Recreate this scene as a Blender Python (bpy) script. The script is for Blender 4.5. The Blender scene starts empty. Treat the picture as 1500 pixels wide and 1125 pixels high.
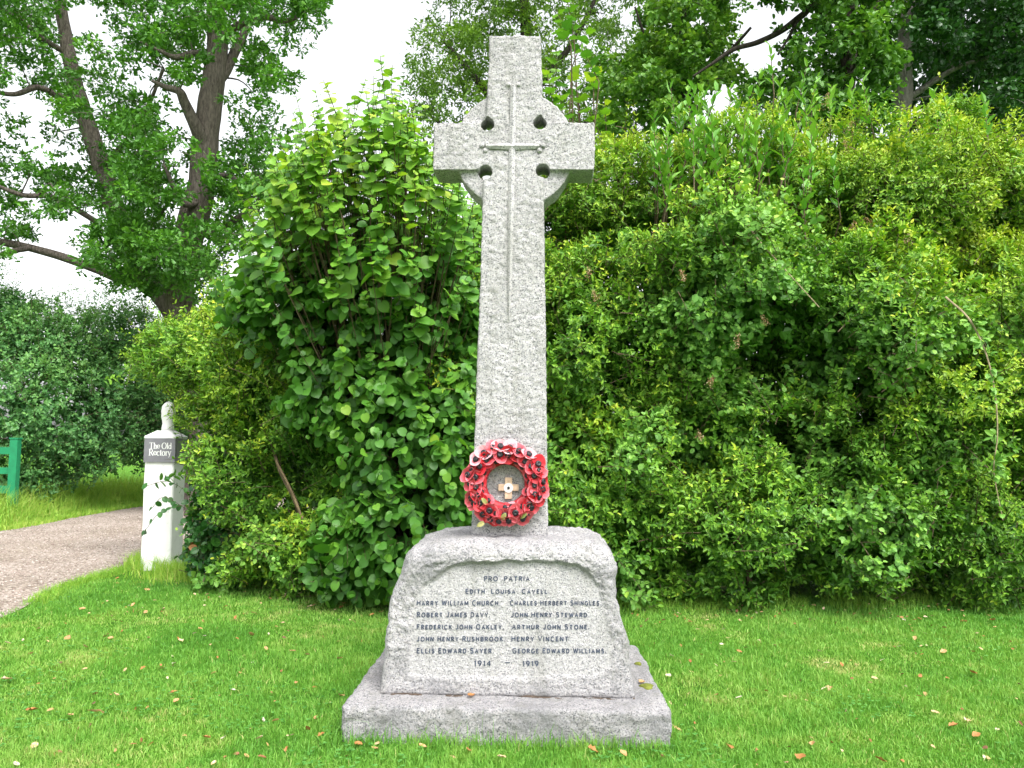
import bpy, math
import numpy as np
from mathutils import Matrix, Vector, Euler

S = bpy.context.scene
COL = S.collection
rng = np.random.default_rng(11)

# ---------------------------------------------------------------- camera, sky, sun, exposure
FPX, EYE = 1167.0, 1.4
PITCH, ROLL = math.radians(4.288), math.radians(0.6)
cam_d = bpy.data.cameras.new('camera')
cam_d.sensor_width = 36.0
cam_d.lens = 36.0 * FPX / 1500.0
cam_d.clip_start = 0.05
cam_d.clip_end = 900.0
cam = bpy.data.objects.new('camera', cam_d)
COL.objects.link(cam)
CAM_R = Matrix.Rotation(math.pi / 2 + PITCH, 3, 'X') @ Matrix.Rotation(ROLL, 3, 'Z')
cam.matrix_world = Matrix.Translation((0, 0, EYE)) @ CAM_R.to_4x4()
S.camera = cam

SUN_EL, SUN_AZ = math.radians(56), math.radians(152)      # azimuth clockwise from +Y: behind the camera, to its right
w = bpy.data.worlds.new('World')
S.world = w
w.use_nodes = True
nt = w.node_tree
bg = nt.nodes['Background']
sky = nt.nodes.new('ShaderNodeTexSky')
sky.sky_type = 'NISHITA'
sky.sun_disc = False
sky.sun_elevation = SUN_EL
sky.sun_rotation = SUN_AZ
sky.air_density = 1.0
sky.dust_density = 4.0
hs = nt.nodes.new('ShaderNodeHueSaturation')              # thin white cloud: most of the blue is gone
hs.inputs['Saturation'].default_value = 0.12
hs.inputs['Value'].default_value = 1.1
nt.links.new(sky.outputs[0], hs.inputs['Color'])
nt.links.new(hs.outputs[0], bg.inputs['Color'])
bg.inputs['Strength'].default_value = 0.15

sd = bpy.data.lights.new('sun', 'SUN')
sd.energy = 1.1
sd.angle = math.radians(25)
sd.color = (1.0, 0.96, 0.9)
sun = bpy.data.objects.new('sun', sd)
COL.objects.link(sun)
sun.rotation_euler = Euler((math.pi / 2 - SUN_EL, 0, -SUN_AZ + math.pi), 'XYZ')
sv = Vector((math.sin(SUN_AZ) * math.cos(SUN_EL), math.cos(SUN_AZ) * math.cos(SUN_EL), math.sin(SUN_EL)))
sun.rotation_euler = sv.to_track_quat('Z', 'Y').to_euler()

S.view_settings.view_transform = 'Standard'
S.view_settings.look = 'None'
S.view_settings.exposure = 1.45
S.view_settings.gamma = 1.0
S.cycles.max_bounces = 6
S.cycles.diffuse_bounces = 3
S.cycles.transmission_bounces = 3
S.cycles.sample_clamp_indirect = 6.0

# ---------------------------------------------------------------- pixel <-> place
RN = np.array(CAM_R)


def ray(px, py):
    d = np.array([(px - 750) / FPX, -(py - 562.5) / FPX, -1.0])
    return RN @ d


def at(px, py, Y):
    d = ray(px, py)
    return np.array([0, 0, EYE]) + d * (Y / d[1])


def gnd(px, py, z=0.0):
    d = ray(px, py)
    return np.array([0, 0, EYE]) + d * ((z - EYE) / d[2])


# ---------------------------------------------------------------- numpy noise
def _h(ix, iy, iz, seed):
    h = (ix * 374761393 + iy * 668265263 + iz * 1274126177 + seed * 974711) & 0xFFFFFFFF
    h = ((h ^ (h >> 13)) * 1274126177) & 0xFFFFFFFF
    h = (h ^ (h >> 16)) & 0xFFFFFFFF
    return h / 4294967295.0


def vnoise(p, seed=0):
    p = np.asarray(p, float)
    i = np.floor(p).astype(np.int64)
    f = p - i
    f = f * f * (3 - 2 * f)
    r = 0
    for dx in (0, 1):
        wx = f[:, 0] if dx else 1 - f[:, 0]
        for dy in (0, 1):
            wy = f[:, 1] if dy else 1 - f[:, 1]
            for dz in (0, 1):
                wz = f[:, 2] if dz else 1 - f[:, 2]
                r = r + wx * wy * wz * _h(i[:, 0] + dx, i[:, 1] + dy, i[:, 2] + dz, seed)
    return r * 2 - 1


def fbm(p, octaves=4, seed=0, gain=0.5):
    p = np.asarray(p, float)
    a, s, t = 1.0, 0.0, 0.0
    for o in range(octaves):
        s = s + a * vnoise(p * (2.03 ** o) + 17.3 * o, seed + o)
        t += a
        a *= gain
    return s / t


def nrm(v):
    return v / np.maximum(np.linalg.norm(v, axis=-1, keepdims=True), 1e-9)


def sstep(a, b, x):
    t = np.clip((x - a) / (b - a), 0, 1)
    return t * t * (3 - 2 * t)


# ---------------------------------------------------------------- mesh helpers
def mesh_from(name, V, faces, smooth=False, tint=None, midx=None):
    """faces: list of int arrays (m,k)."""
    me = bpy.data.meshes.new(name)
    V = np.ascontiguousarray(V, dtype=np.float32)
    me.vertices.add(len(V))
    me.vertices.foreach_set('co', V.ravel())
    faces = [np.asarray(f, np.int32) for f in faces if len(f)]
    nl = sum(f.size for f in faces)
    npoly = sum(len(f) for f in faces)
    me.loops.add(nl)
    me.loops.foreach_set('vertex_index', np.concatenate([f.ravel() for f in faces]))
    me.polygons.add(npoly)
    tot = np.concatenate([np.full(len(f), f.shape[1], np.int32) for f in faces])
    start = np.concatenate([[0], np.cumsum(tot)[:-1]]).astype(np.int32)
    me.polygons.foreach_set('loop_start', start)
    me.polygons.foreach_set('use_smooth', np.full(npoly, smooth, bool))
    if midx is not None:
        me.polygons.foreach_set('material_index', np.asarray(midx, np.int32))
    if tint is not None:
        a = me.attributes.new('tint', 'FLOAT', 'POINT')
        a.data.foreach_set('value', np.asarray(tint, np.float32))
    me.update(calc_edges=True)
    return me


def link(name, me, mats=None, parent=None):
    o = bpy.data.objects.new(name, me)
    COL.objects.link(o)
    if mats is not None:
        for m in (mats if isinstance(mats, (list, tuple)) else [mats]):
            me.materials.append(m)
    if parent is not None:
        o.parent = parent
    return o


def empty(name, loc=(0, 0, 0), rot=(0, 0, 0)):
    o = bpy.data.objects.new(name, None)
    o.empty_display_size = 0.1
    o.location = loc
    o.rotation_euler = rot
    COL.objects.link(o)
    return o


def tag(o, label=None, cat=None, group=None, kind=None):
    if label:
        o['label'] = label
    if cat:
        o['category'] = cat
    if group:
        o['group'] = group
    if kind:
        o['kind'] = kind
    return o


class MB:
    """collects raw geometry"""

    def __init__(s):
        s.V, s.F, s.T, s.n = [], [], [], 0

    def add(s, V, faces, tint=0.5):
        V = np.asarray(V, float).reshape(-1, 3)
        for f in faces:
            s.F.append(np.asarray(f, np.int64) + s.n)
        s.V.append(V)
        s.T.append(np.full(len(V), tint, float) if np.isscalar(tint) else np.asarray(tint, float))
        s.n += len(V)

    def box(s, c, d, tint=0.5, M=None):
        x, y, z = [q / 2 for q in d]
        V = np.array([[-x, -y, -z], [x, -y, -z], [x, y, -z], [-x, y, -z], [-x, -y, z], [x, -y, z], [x, y, z], [-x, y, z]])
        if M is not None:
            V = V @ np.array(M).T
        s.add(V + np.array(c), [[[0, 3, 2, 1], [4, 5, 6, 7], [0, 1, 5, 4], [1, 2, 6, 5], [2, 3, 7, 6], [3, 0, 4, 7]]], tint)

    def tube(s, P, R, sides=6, tint=0.5, cap=True, flare=0.0):
        P = np.asarray(P, float)
        R = np.asarray(R, float) * np.ones(len(P))
        T = nrm(np.gradient(P, axis=0))
        ref = np.array([0.3, 0.9, 0.31])
        A = nrm(np.cross(T, ref))
        B = np.cross(T, A)
        an = np.arange(sides) * 2 * math.pi / sides
        V = P[:, None] + R[:, None, None] * (A[:, None] * np.cos(an)[None, :, None] + B[:, None] * np.sin(an)[None, :, None])
        k = len(P)
        i = np.arange(k - 1)[:, None] * sides
        j = np.arange(sides)[None]
        jn = (j + 1) % sides
        q = np.stack([i + j, i + jn, i + sides + jn, i + sides + j], -1).reshape(-1, 4)
        fs = [q]
        if cap:
            fs.append(np.arange(sides)[None, ::-1])
            fs.append(((k - 1) * sides + np.arange(sides))[None])
        s.add(V.reshape(-1, 3), fs, tint)

    def mesh(s, name, smooth=False):
        by = {}
        for f in s.F:
            if len(f):
                by.setdefault(f.shape[1], []).append(f)
        return mesh_from(name, np.concatenate(s.V), [np.concatenate(v) for v in by.values()], smooth, np.concatenate(s.T))

    def build(s, name, mat, parent=None, smooth=False):
        return link(name, s.mesh(name, smooth), mat, parent)


def spline(pts, n):
    """Catmull-Rom through rows of pts."""
    P = np.asarray(pts, float)
    if len(P) < 3:
        t = np.linspace(0, 1, n)[:, None]
        return P[0] * (1 - t) + P[-1] * t
    Q = np.vstack([2 * P[0] - P[1], P, 2 * P[-1] - P[-2]])
    u = np.linspace(0, len(P) - 1 - 1e-6, n)
    i = np.floor(u).astype(int)
    t = (u - i)[:, None]
    a, b, c, d = Q[i], Q[i + 1], Q[i + 2], Q[i + 3]
    return 0.5 * (2 * b + (c - a) * t + (2 * a - 5 * b + 4 * c - d) * t ** 2 + (3 * b - a - 3 * c + d) * t ** 3)


def evaluated(o):
    dg = bpy.context.evaluated_depsgraph_get()
    dg.update()
    return bpy.data.meshes.new_from_object(o.evaluated_get(dg))


def get_co(me):
    a = np.empty(len(me.vertices) * 3, np.float32)
    me.vertices.foreach_get('co', a)
    return a.reshape(-1, 3).astype(float)


def get_no(me):
    a = np.empty(len(me.vertices) * 3, np.float32)
    me.vertex_normals.foreach_get('vector', a)
    return a.reshape(-1, 3).astype(float)


def set_co(me, V):
    me.vertices.foreach_set('co', np.ascontiguousarray(V, np.float32).ravel())
    me.update()


# ---------------------------------------------------------------- materials
def new_mat(name):
    m = bpy.data.materials.new(name)
    m.use_nodes = True
    return m, m.node_tree, m.node_tree.nodes['Principled BSDF']


def ramp(nt, stops, fac, mode='LINEAR'):
    r = nt.nodes.new('ShaderNodeValToRGB')
    r.color_ramp.interpolation = mode
    e = r.color_ramp.elements
    while len(e) < len(stops):
        e.new(0.5)
    for el, (p, c) in zip(e, stops):
        el.position = p
        el.color = (*c, 1) if len(c) == 3 else c
    nt.links.new(fac, r.inputs[0])
    return r.outputs[0]


def noise(nt, vec, scale, detail=4, rough=0.55):
    n = nt.nodes.new('ShaderNodeTexNoise')
    n.inputs['Scale'].default_value = scale
    n.inputs['Detail'].default_value = detail
    n.inputs['Roughness'].default_value = rough
    if vec is not None:
        nt.links.new(vec, n.inputs['Vector'])
    return n.outputs[0]


def mixc(nt, fac, a, b, mode='MIX'):
    m = nt.nodes.new('ShaderNodeMix')
    m.data_type = 'RGBA'
    m.blend_type = mode
    for sock, v in ((m.inputs[0], fac), (m.inputs[6], a), (m.inputs[7], b)):
        if hasattr(v, 'is_linked'):
            nt.links.new(v, sock)
        elif isinstance(v, (int, float)):
            sock.default_value = v
        else:
            sock.default_value = (*v, 1)
    return m.outputs[2]


def objco(nt):
    return nt.nodes.new('ShaderNodeTexCoord').outputs['Object']


def bump(nt, b, h, strength, dist):
    n = nt.nodes.new('ShaderNodeBump')
    n.inputs['Strength'].default_value = strength
    n.inputs['Distance'].default_value = dist
    nt.links.new(h, n.inputs['Height'])
    nt.links.new(n.outputs[0], b.inputs['Normal'])
    return n


def leaf_mat(name, stops, rough=0.42, trans=0.3, spec=0.4, ygain=1.25):
    m, nt, b = new_mat(name)
    at_ = nt.nodes.new('ShaderNodeAttribute')
    at_.attribute_name = 'tint'
    c = ramp(nt, stops, at_.outputs['Fac'])
    nt.links.new(c, b.inputs['Base Color'])
    b.inputs['Roughness'].default_value = rough
    b.inputs['Specular IOR Level'].default_value = spec
    t = nt.nodes.new('ShaderNodeBsdfTranslucent')
    tc = mixc(nt, 1.0, c, (ygain, ygain * 1.05, 0.55), 'MULTIPLY')
    nt.links.new(tc, t.inputs[0])
    mx = nt.nodes.new('ShaderNodeMixShader')
    mx.inputs[0].default_value = trans
    nt.links.new(b.outputs[0], mx.inputs[1])
    nt.links.new(t.outputs[0], mx.inputs[2])
    nt.links.new(mx.outputs[0], nt.nodes['Material Output'].inputs[0])
    return m


def plain(name, col, rough=0.6, spec=0.3, var=0.0, scale=8):
    m, nt, b = new_mat(name)
    b.inputs['Roughness'].default_value = rough
    b.inputs['Specular IOR Level'].default_value = spec
    if var:
        f = noise(nt, objco(nt), scale, 5)
        c = ramp(nt, [(0.3, tuple(x * (1 - var) for x in col)), (0.7, tuple(min(1, x * (1 + var)) for x in col))], f)
        nt.links.new(c, b.inputs['Base Color'])
    else:
        b.inputs['Base Color'].default_value = (*col, 1)
    return m


def granite(name, gain=1.0, stain=0.35, stain_col=(0.16, 0.155, 0.16), rough_bump=0.5, panel=False):
    m, nt, b = new_mat(name)
    co = objco(nt)
    v = nt.nodes.new('ShaderNodeTexVoronoi')
    v.inputs['Scale'].default_value = 190
    nt.links.new(co, v.inputs['Vector'])
    sep = nt.nodes.new('ShaderNodeSeparateColor')
    nt.links.new(v.outputs['Color'], sep.inputs[0])
    g = gain
    c1 = ramp(nt, [(0.0, (0.10 * g, 0.10 * g, 0.108 * g)), (0.09, (0.19 * g, 0.19 * g, 0.20 * g)), (0.18, (0.36 * g, 0.355 * g, 0.365 * g)),
                   (0.55, (0.46 * g, 0.45 * g, 0.455 * g)), (0.8, (0.50 * g, 0.47 * g, 0.455 * g)), (1.0, (0.58 * g, 0.57 * g, 0.57 * g))], sep.outputs[0])
    n1 = noise(nt, co, 95, 6, 0.75)
    k1 = ramp(nt, [(0.36, (0.42, 0.42, 0.45)), (0.47, (0.93, 0.93, 0.94)), (0.7, (1.1, 1.1, 1.1))], n1)
    c2 = mixc(nt, 0.8, c1, k1, 'MULTIPLY')
    n2 = noise(nt, co, 4.5, 7, 0.62)
    f2 = ramp(nt, [(0.38, (0, 0, 0)), (0.66, (1, 1, 1))], n2)
    ms = nt.nodes.new('ShaderNodeMath')
    ms.operation = 'MULTIPLY'
    ms.inputs[1].default_value = stain
    nt.links.new(f2, ms.inputs[0])
    if panel:                  # the lettered panel is dressed smoother and has weathered cleaner
        pa_ = nt.nodes.new('ShaderNodeAttribute')
        pa_.attribute_name = 'tint'
        mp_ = nt.nodes.new('ShaderNodeMath')
        mp_.operation = 'MULTIPLY'
        nt.links.new(ms.outputs[0], mp_.inputs[0])
        nt.links.new(pa_.outputs['Fac'], mp_.inputs[1])
        ms = mp_
        sm = nt.nodes.new('ShaderNodeMath')
        sm.operation = 'MULTIPLY_ADD'
        sm.inputs[1].default_value = -.26
        sm.inputs[2].default_value = .26
        nt.links.new(pa_.outputs['Fac'], sm.inputs[0])
        c2 = mixc(nt, sm.outputs[0], c2, (0.49 * g, 0.485 * g, 0.485 * g))
    c3 = mixc(nt, ms.outputs[0], c2, stain_col)
    # rain streaks and grey-green algae running down the stone
    mpz = nt.nodes.new('ShaderNodeMapping')
    mpz.inputs['Scale'].default_value = (1, 1, 0.13)
    nt.links.new(co, mpz.inputs[0])
    ns = noise(nt, mpz.outputs[0], 13, 5, 0.6)
    fs = ramp(nt, [(0.50, (0, 0, 0)), (0.68, (0.38, 0.38, 0.38))], ns)
    c3 = mixc(nt, fs, c3, (0.215 * g, 0.215 * g, 0.185 * g))
    # pale lichen and a few rusty specks
    n3 = noise(nt, co, 16, 5, 0.7)
    f3 = ramp(nt, [(0.66, (0, 0, 0)), (0.72, (0.4, 0.4, 0.4))], n3)
    c4 = mixc(nt, f3, c3, (0.40 * g, 0.39 * g, 0.30 * g))
    nt.links.new(c4, b.inputs['Base Color'])
    b.inputs['Roughness'].default_value = 0.75
    b.inputs['Specular IOR Level'].default_value = 0.25
    nb = noise(nt, co, 42, 8, 0.75)
    bump(nt, b, nb, rough_bump, 0.02)
    return m


M = {}
M['cross'] = granite('cross_granite', 1.06, 0.4, (0.25, 0.245, 0.245), 0.8)
M['sword'] = granite('carved_granite', 0.97, 0.12, (0.28, 0.27, 0.27), 0.25)
M['block'] = granite('plinth_granite', 1.04, 0.66, (0.20, 0.20, 0.208), 1.0, True)
M['step'] = granite('step_granite', 0.92, 0.66, (0.19, 0.19, 0.197), 1.0)
M['letter'] = plain('lead_letter', (0.058, 0.070, 0.100), 0.6, 0.2, 0.35, 60)
M['bark'] = None


def bark(name, a, b_, scale=6):
    m, nt, b = new_mat(name)
    co = objco(nt)
    mp = nt.nodes.new('ShaderNodeMapping')
    mp.inputs['Scale'].default_value = (1, 1, 0.25)
    nt.links.new(co, mp.inputs[0])
    f = noise(nt, mp.outputs[0], scale * 3, 8, 0.7)
    c = ramp(nt, [(0.35, a), (0.65, b_)], f)
    nt.links.new(c, b.inputs['Base Color'])
    b.inputs['Roughness'].default_value = 0.9
    b.inputs['Specular IOR Level'].default_value = 0.1
    bump(nt, b, f, 0.9, 0.06)
    return m


M['oak_bark'] = bark('oak_bark', (0.072, 0.060, 0.052), (0.225, 0.19, 0.165), 9)
M['grey_bark'] = bark('grey_bark', (0.13, 0.12, 0.11), (0.30, 0.28, 0.26))
M['dark_bark'] = bark('dark_bark', (0.03, 0.026, 0.022), (0.07, 0.06, 0.05))
M['twig'] = plain('twig', (0.10, 0.075, 0.045), 0.8, 0.2, 0.4, 20)
M['bare'] = plain('bare_branch', (0.17, 0.125, 0.07), 0.8, 0.2, 0.35, 15)
M['pale_twig'] = plain('pale_twig', (0.30, 0.24, 0.15), 0.8, 0.2, 0.3, 20)

M['privet'] = leaf_mat('privet_leaf', [(0, (0.036, 0.110, 0.015)), (0.35, (0.090, 0.234, 0.025)), (0.7, (0.211, 0.400, 0.035)), (1, (0.520, 0.595, 0.046))], 0.45, 0.22, 0.32)
M['yellowp'] = leaf_mat('young_privet_leaf', [(0, (0.050, 0.143, 0.013)), (0.4, (0.143, 0.305, 0.026)), (0.8, (0.314, 0.467, 0.037)), (1, (0.428, 0.497, 0.049))], 0.45, 0.2, 0.32)
M['roundl'] = leaf_mat('snowberry_leaf', [(0, (0.047, 0.131, 0.024)), (0.4, (0.108, 0.270, 0.043)), (0.8, (0.214, 0.416, 0.062)), (1, (0.390, 0.554, 0.077))], 0.45, 0.22, 0.32)
M['hazel'] = leaf_mat('hazel_leaf', [(0, (0.030, 0.106, 0.015)), (0.4, (0.076, 0.225, 0.025)), (0.75, (0.174, 0.362, 0.031)), (1, (0.379, 0.500, 0.044))], 0.45, 0.3, 0.35)
M['laurel'] = leaf_mat('laurel_leaf', [(0, (0.057, 0.184, 0.023)), (0.5, (0.115, 0.310, 0.034)), (1, (0.230, 0.437, 0.052))], 0.25, 0.25, 0.6)
M['oak'] = leaf_mat('oak_leaf', [(0, (0.032, 0.097, 0.016)), (0.4, (0.068, 0.201, 0.024)), (0.75, (0.131, 0.322, 0.032)), (1, (0.263, 0.467, 0.048))], 0.45, 0.28, 0.35)
M['olive'] = leaf_mat('ash_leaf', [(0, (0.054, 0.120, 0.021)), (0.5, (0.127, 0.247, 0.033)), (1, (0.272, 0.404, 0.045))], 0.5, 0.3, 0.3)
M['lime'] = leaf_mat('lime_leaf', [(0, (0.034, 0.100, 0.019)), (0.5, (0.095, 0.231, 0.031)), (1, (0.246, 0.400, 0.046))], 0.45, 0.28, 0.35)
M['dark'] = leaf_mat('beech_leaf', [(0, (0.011, 0.046, 0.013)), (0.5, (0.029, 0.099, 0.020)), (1, (0.066, 0.176, 0.028))], 0.42, 0.22, 0.4)
M['bluish'] = leaf_mat('dogwood_leaf', [(0, (0.036, 0.125, 0.036)), (0.5, (0.095, 0.250, 0.072)), (1, (0.20, 0.40, 0.10))], 0.42, 0.22, 0.4)
M['ivy'] = leaf_mat('bramble_leaf', [(0, (0.017, 0.072, 0.017)), (0.5, (0.036, 0.138, 0.024)), (0.85, (0.084, 0.240, 0.036)), (0.9, (0.240, 0.096, 0.036)), (1, (0.336, 0.156, 0.072))], 0.4, 0.2, 0.45)
M['grass'] = leaf_mat('grass_blade', [(0, (0.070, 0.215, 0.028)), (0.4, (0.145, 0.345, 0.050)), (0.75, (0.250, 0.430, 0.080)), (1, (0.46, 0.44, 0.18))], 0.5, 0.3, 0.25)
M['verge'] = leaf_mat('verge_grass', [(0, (0.12, 0.27, 0.035)), (0.4, (0.22, 0.42, 0.05)), (0.75, (0.38, 0.50, 0.09)), (1, (0.55, 0.50, 0.21))], 0.5, 0.3, 0.25)
M['clover'] = leaf_mat('clover_leaf', [(0, (0.05, 0.19, 0.03)), (1, (0.12, 0.31, 0.06))], 0.45, 0.25, 0.35)
M['fleaf'] = leaf_mat('dry_leaf', [(0, (0.16, 0.08, 0.05)), (0.3, (0.34, 0.15, 0.05)), (0.6, (0.42, 0.24, 0.10)), (0.8, (0.50, 0.34, 0.19)), (1, (0.66, 0.60, 0.52))], 0.6, 0.1, 0.25, 1.0)
M['seed'] = leaf_mat('dry_flower', [(0, (0.22, 0.13, 0.06)), (0.6, (0.36, 0.23, 0.12)), (1, (0.55, 0.45, 0.3))], 0.8, 0.1, 0.1, 1.0)

# ---------------------------------------------------------------- leaf templates: (u along, v across, w up), faces
def tmpl_hex():
    u = [0, .28, .68, 1, .68, .28]
    v = [0, .44, .40, 0, -.40, -.44]
    w_ = [0, .06, .04, -.05, .04, .06]
    return np.array([u, v, w_]).T, [np.array([[0, 3, 2, 1], [0, 5, 4, 3]])]


def tmpl_round():
    # broad leaf with a drawn-out tip, folded along its rib
    pts = [(0, 0, 0), (-.05, .26, .05), (.20, .50, .08), (.52, .53, .03), (.80, .36, -.06), (1.0, 0, -.2)]
    mid = [(.25, 0, -.0), (.55, 0, -.04), (.82, 0, -.10)]
    L = pts[1:5]
    V = [pts[0]] + L + [pts[5]] + mid + [(u, -v, w_) for u, v, w_ in L]
    # idx: 0 base,1-4 left,5 tip,6-8 mid,9-12 right
    q = [[0, 6, 2, 1], [6, 7, 3, 2], [7, 8, 4, 3], [0, 9, 10, 6], [6, 10, 11, 7], [7, 11, 12, 8]]
    t = [[8, 5, 4], [8, 12, 5]]
    return np.array(V, float), [np.array(q), np.array(t)]


def tmpl_sycamore():
    o = [(0, 0), (.05, .22), (-.02, .42), (.22, .36), (.30, .62), (.48, .40), (.62, .46), (.66, .24), (.82, .22), (1.0, 0)]
    out = o + [(u, -v) for u, v in reversed(o[1:-1])]
    c = (.35, 0)
    V = [(c[0], c[1], 0.0)] + [(u, v, -.10 * u * u + .10 * abs(v)) for u, v in out]
    n = len(out)
    t = [[0, 1 + (i + 1) % n, 1 + i] for i in range(n)]
    return np.array(V, float), [np.array(t)]


def tmpl_oak():
    o = [(0, 0), (.25, .17), (.40, .12), (.55, .30), (.68, .2), (.86, .28), (1.0, 0)]
    out = o + [(u, -v) for u, v in reversed(o[1:-1])]
    V = [(.5, 0, 0)] + [(u, v, .12 * abs(v) - .08 * (u - .5) ** 2) for u, v in out]
    n = len(out)
    t = [[0, 1 + (i + 1) % n, 1 + i] for i in range(n)]
    return np.array(V, float), [np.array(t)]


def tmpl_long():
    u = [0, .2, .6, 1, .6, .2, .2, .6]
    v = [0, .36, .46, 0, -.46, -.36, 0, 0]
    w_ = [0, .08, .03, -.14, .03, .08, 0, -.05]
    return np.array([u, v, w_]).T, [np.array([[0, 6, 1, 0]])[:, :3].repeat(1, 0), np.array([[6, 7, 2, 1], [6, 5, 4, 7]]), np.array([[7, 3, 2], [7, 4, 3], [0, 5, 6]])]


T_HEX, T_RND, T_SYC, T_OAK, T_LONG = tmpl_hex(), tmpl_round(), tmpl_sycamore(), tmpl_oak(), tmpl_long()


class Fol:
    def __init__(s):
        s.V, s.Q, s.T3, s.tint, s.mq, s.mt, s.n = [], [], [], [], [], [], 0

    def leaves(s, P, D, N, L, W, tm, tint, mat=0, droop=None):
        n = len(P)
        if n == 0:
            return
        L = np.broadcast_to(L, (n,))
        W = np.broadcast_to(W, (n,))
        tint = np.broadcast_to(tint, (n,))
        D = nrm(D)
        Sd = nrm(np.cross(D, N))
        Nn = np.cross(Sd, D)
        tv, tf = tm
        k = len(tv)
        bend = tv[:, 2]
        V = (P[:, None] + D[:, None] * (tv[:, 0][None, :, None] * L[:, None, None])
             + Sd[:, None] * (tv[:, 1][None, :, None] * W[:, None, None])
             + Nn[:, None] * (bend[None, :, None] * L[:, None, None]))
        if droop is not None:
            V[..., 2] -= (np.broadcast_to(droop, (n,)) * L)[:, None] * tv[:, 0][None] ** 2
        off = s.n + np.arange(n)[:, None, None] * k
        for f in tf:
            a = (f[None] + off).reshape(-1, f.shape[1])
            if f.shape[1] == 4:
                s.Q.append(a)
                s.mq.append(np.full(len(a), mat))
            else:
                s.T3.append(a)
                s.mt.append(np.full(len(a), mat))
        s.V.append(V.reshape(-1, 3))
        s.tint.append(np.repeat(tint, k))
        s.n += n * k

    def mesh(s, name, smooth=False):
        fs, mi = [], []
        if s.Q:
            fs.append(np.concatenate(s.Q))
            mi.append(np.concatenate(s.mq))
        if s.T3:
            fs.append(np.concatenate(s.T3))
            mi.append(np.concatenate(s.mt))
        return mesh_from(name, np.concatenate(s.V), fs, smooth, np.clip(np.concatenate(s.tint), 0, 1), np.concatenate(mi))

    def build(s, name, mats, parent=None, smooth=False):
        return link(name, s.mesh(name, smooth), mats, parent)


DOWN = np.array([0, 0, -1.0])


def shoots(fo, base, dirs, length, m, leafL, leafW, tm, tint, mat=0, hang=0.15, droop=0.12, spread=0.85, upn=0.5,
           tipsmall=0.55, alt=False, jit=0.35, tipgain=0.3, s0=0.15, fold=None, out=.5):
    """leafy shoots: m leaves on each curved shoot. Returns the curves (n, 5, 3)."""
    n = len(base)
    if n == 0:
        return np.zeros((0, 5, 3))
    length = np.broadcast_to(length, (n,))
    dirs = nrm(dirs)
    k = np.arange(m)
    s = s0 + (1 - s0) * ((k // 2 * 2 if not alt else k) + 0.5 + rng.uniform(-.3, .3, (n, m))) / m
    s = np.clip(s, 0, 1)
    Lq = length[:, None]
    P = base[:, None] + dirs[:, None] * (s * Lq)[..., None] + DOWN * (droop * Lq * s ** 2)[..., None]
    T = nrm(dirs[:, None] + DOWN * (2 * droop * s)[..., None])
    A = nrm(np.cross(T, np.array([0.21, 0.13, 0.97])))
    B = np.cross(T, A)
    ph = rng.uniform(0, 6.28, (n, 1)) + ((k // 2) * (math.pi / 2) + (k % 2) * math.pi if not alt else k * 2.4)[None] + rng.normal(0, .25, (n, m))
    rad = A * np.cos(ph)[..., None] + B * np.sin(ph)[..., None]
    D = nrm(T * (0.35 + 0.5 * s)[..., None] + rad * spread + DOWN * hang + rng.normal(0, jit * .5, (n, m, 3)))
    N = nrm(T * out - rad * .35 + np.array([0, 0, upn]) + rng.normal(0, jit, (n, m, 3)))
    sc = (1 - (1 - tipsmall) * s ** 2.5) * rng.uniform(.6, 1.28, (n, m))
    tt = np.broadcast_to(tint, (n,))[:, None] + tipgain * s ** 2 + rng.normal(0, .11, (n, m))
    fo.leaves(P.reshape(-1, 3), D.reshape(-1, 3), N.reshape(-1, 3), (leafL * sc).ravel(), (leafW * sc).ravel(), tm, tt.ravel(), mat, fold)
    ss = np.linspace(0, 1, 5)[None, :, None]
    return base[:, None] + dirs[:, None] * (ss * length[:, None, None]) + DOWN * (droop * length[:, None, None] * ss ** 2)


def twigs(mb, curves, r0, r1, sides=3):
    R = np.linspace(r0, r1, 5)
    for c in curves:
        mb.tube(c, R, sides, cap=False)


# lobes: dict(c, r(3), kind...)
def lobe(px, py, dep, rx, ry, rd, **k):
    return dict(c=at(px, py, dep), r=np.array([rx * dep / FPX, rd, ry * dep / FPX]), **k)


def lobe_points(lobes, dens, shell=1.0, seed=0, amp=0.16, back=0.25, inside=0.9, hollows=()):
    out = []
    for li, lb in enumerate(lobes):
        r = lb['r'] * shell
        area = 4 * math.pi * (((r[0] * r[1]) ** 1.6 + (r[0] * r[2]) ** 1.6 + (r[1] * r[2]) ** 1.6) / 3) ** (1 / 1.6)
        n = int(area * dens * lb.get('d', 1.0))
        u = nrm(rng.normal(0, 1, (n, 3)))
        f = fbm(u * 1.7 + lb['c'], 3, seed + li)
        P = lb['c'] + u * r * (1 + amp * f)[:, None]
        Nn = nrm(u / r)
        keep = P[:, 2] > 0.03
        toc = nrm(np.array([0, 0, EYE]) - P)
        fac = (Nn * toc).sum(1)
        keep &= (fac > -0.25) | (Nn[:, 2] > .35) | (rng.random(n) < back)
        for lj, l2 in enumerate(lobes):
            if lj != li:
                q = (((P - l2['c']) / (l2['r'] * shell * inside)) ** 2).sum(1)
                keep &= q > 1
        for hc, hr in hollows:
            keep &= (((P - hc) / hr) ** 2).sum(1) > 1 - .35 * rng.random(n)
        out.append((P[keep], Nn[keep], np.full(keep.sum(), li)))
    return [np.concatenate(x) for x in zip(*out)]


import bmesh


def recalc(me):
    bb = bmesh.new()
    bb.from_mesh(me)
    bmesh.ops.recalc_face_normals(bb, faces=bb.faces)
    bb.to_mesh(me)
    bb.free()
    return me


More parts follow.
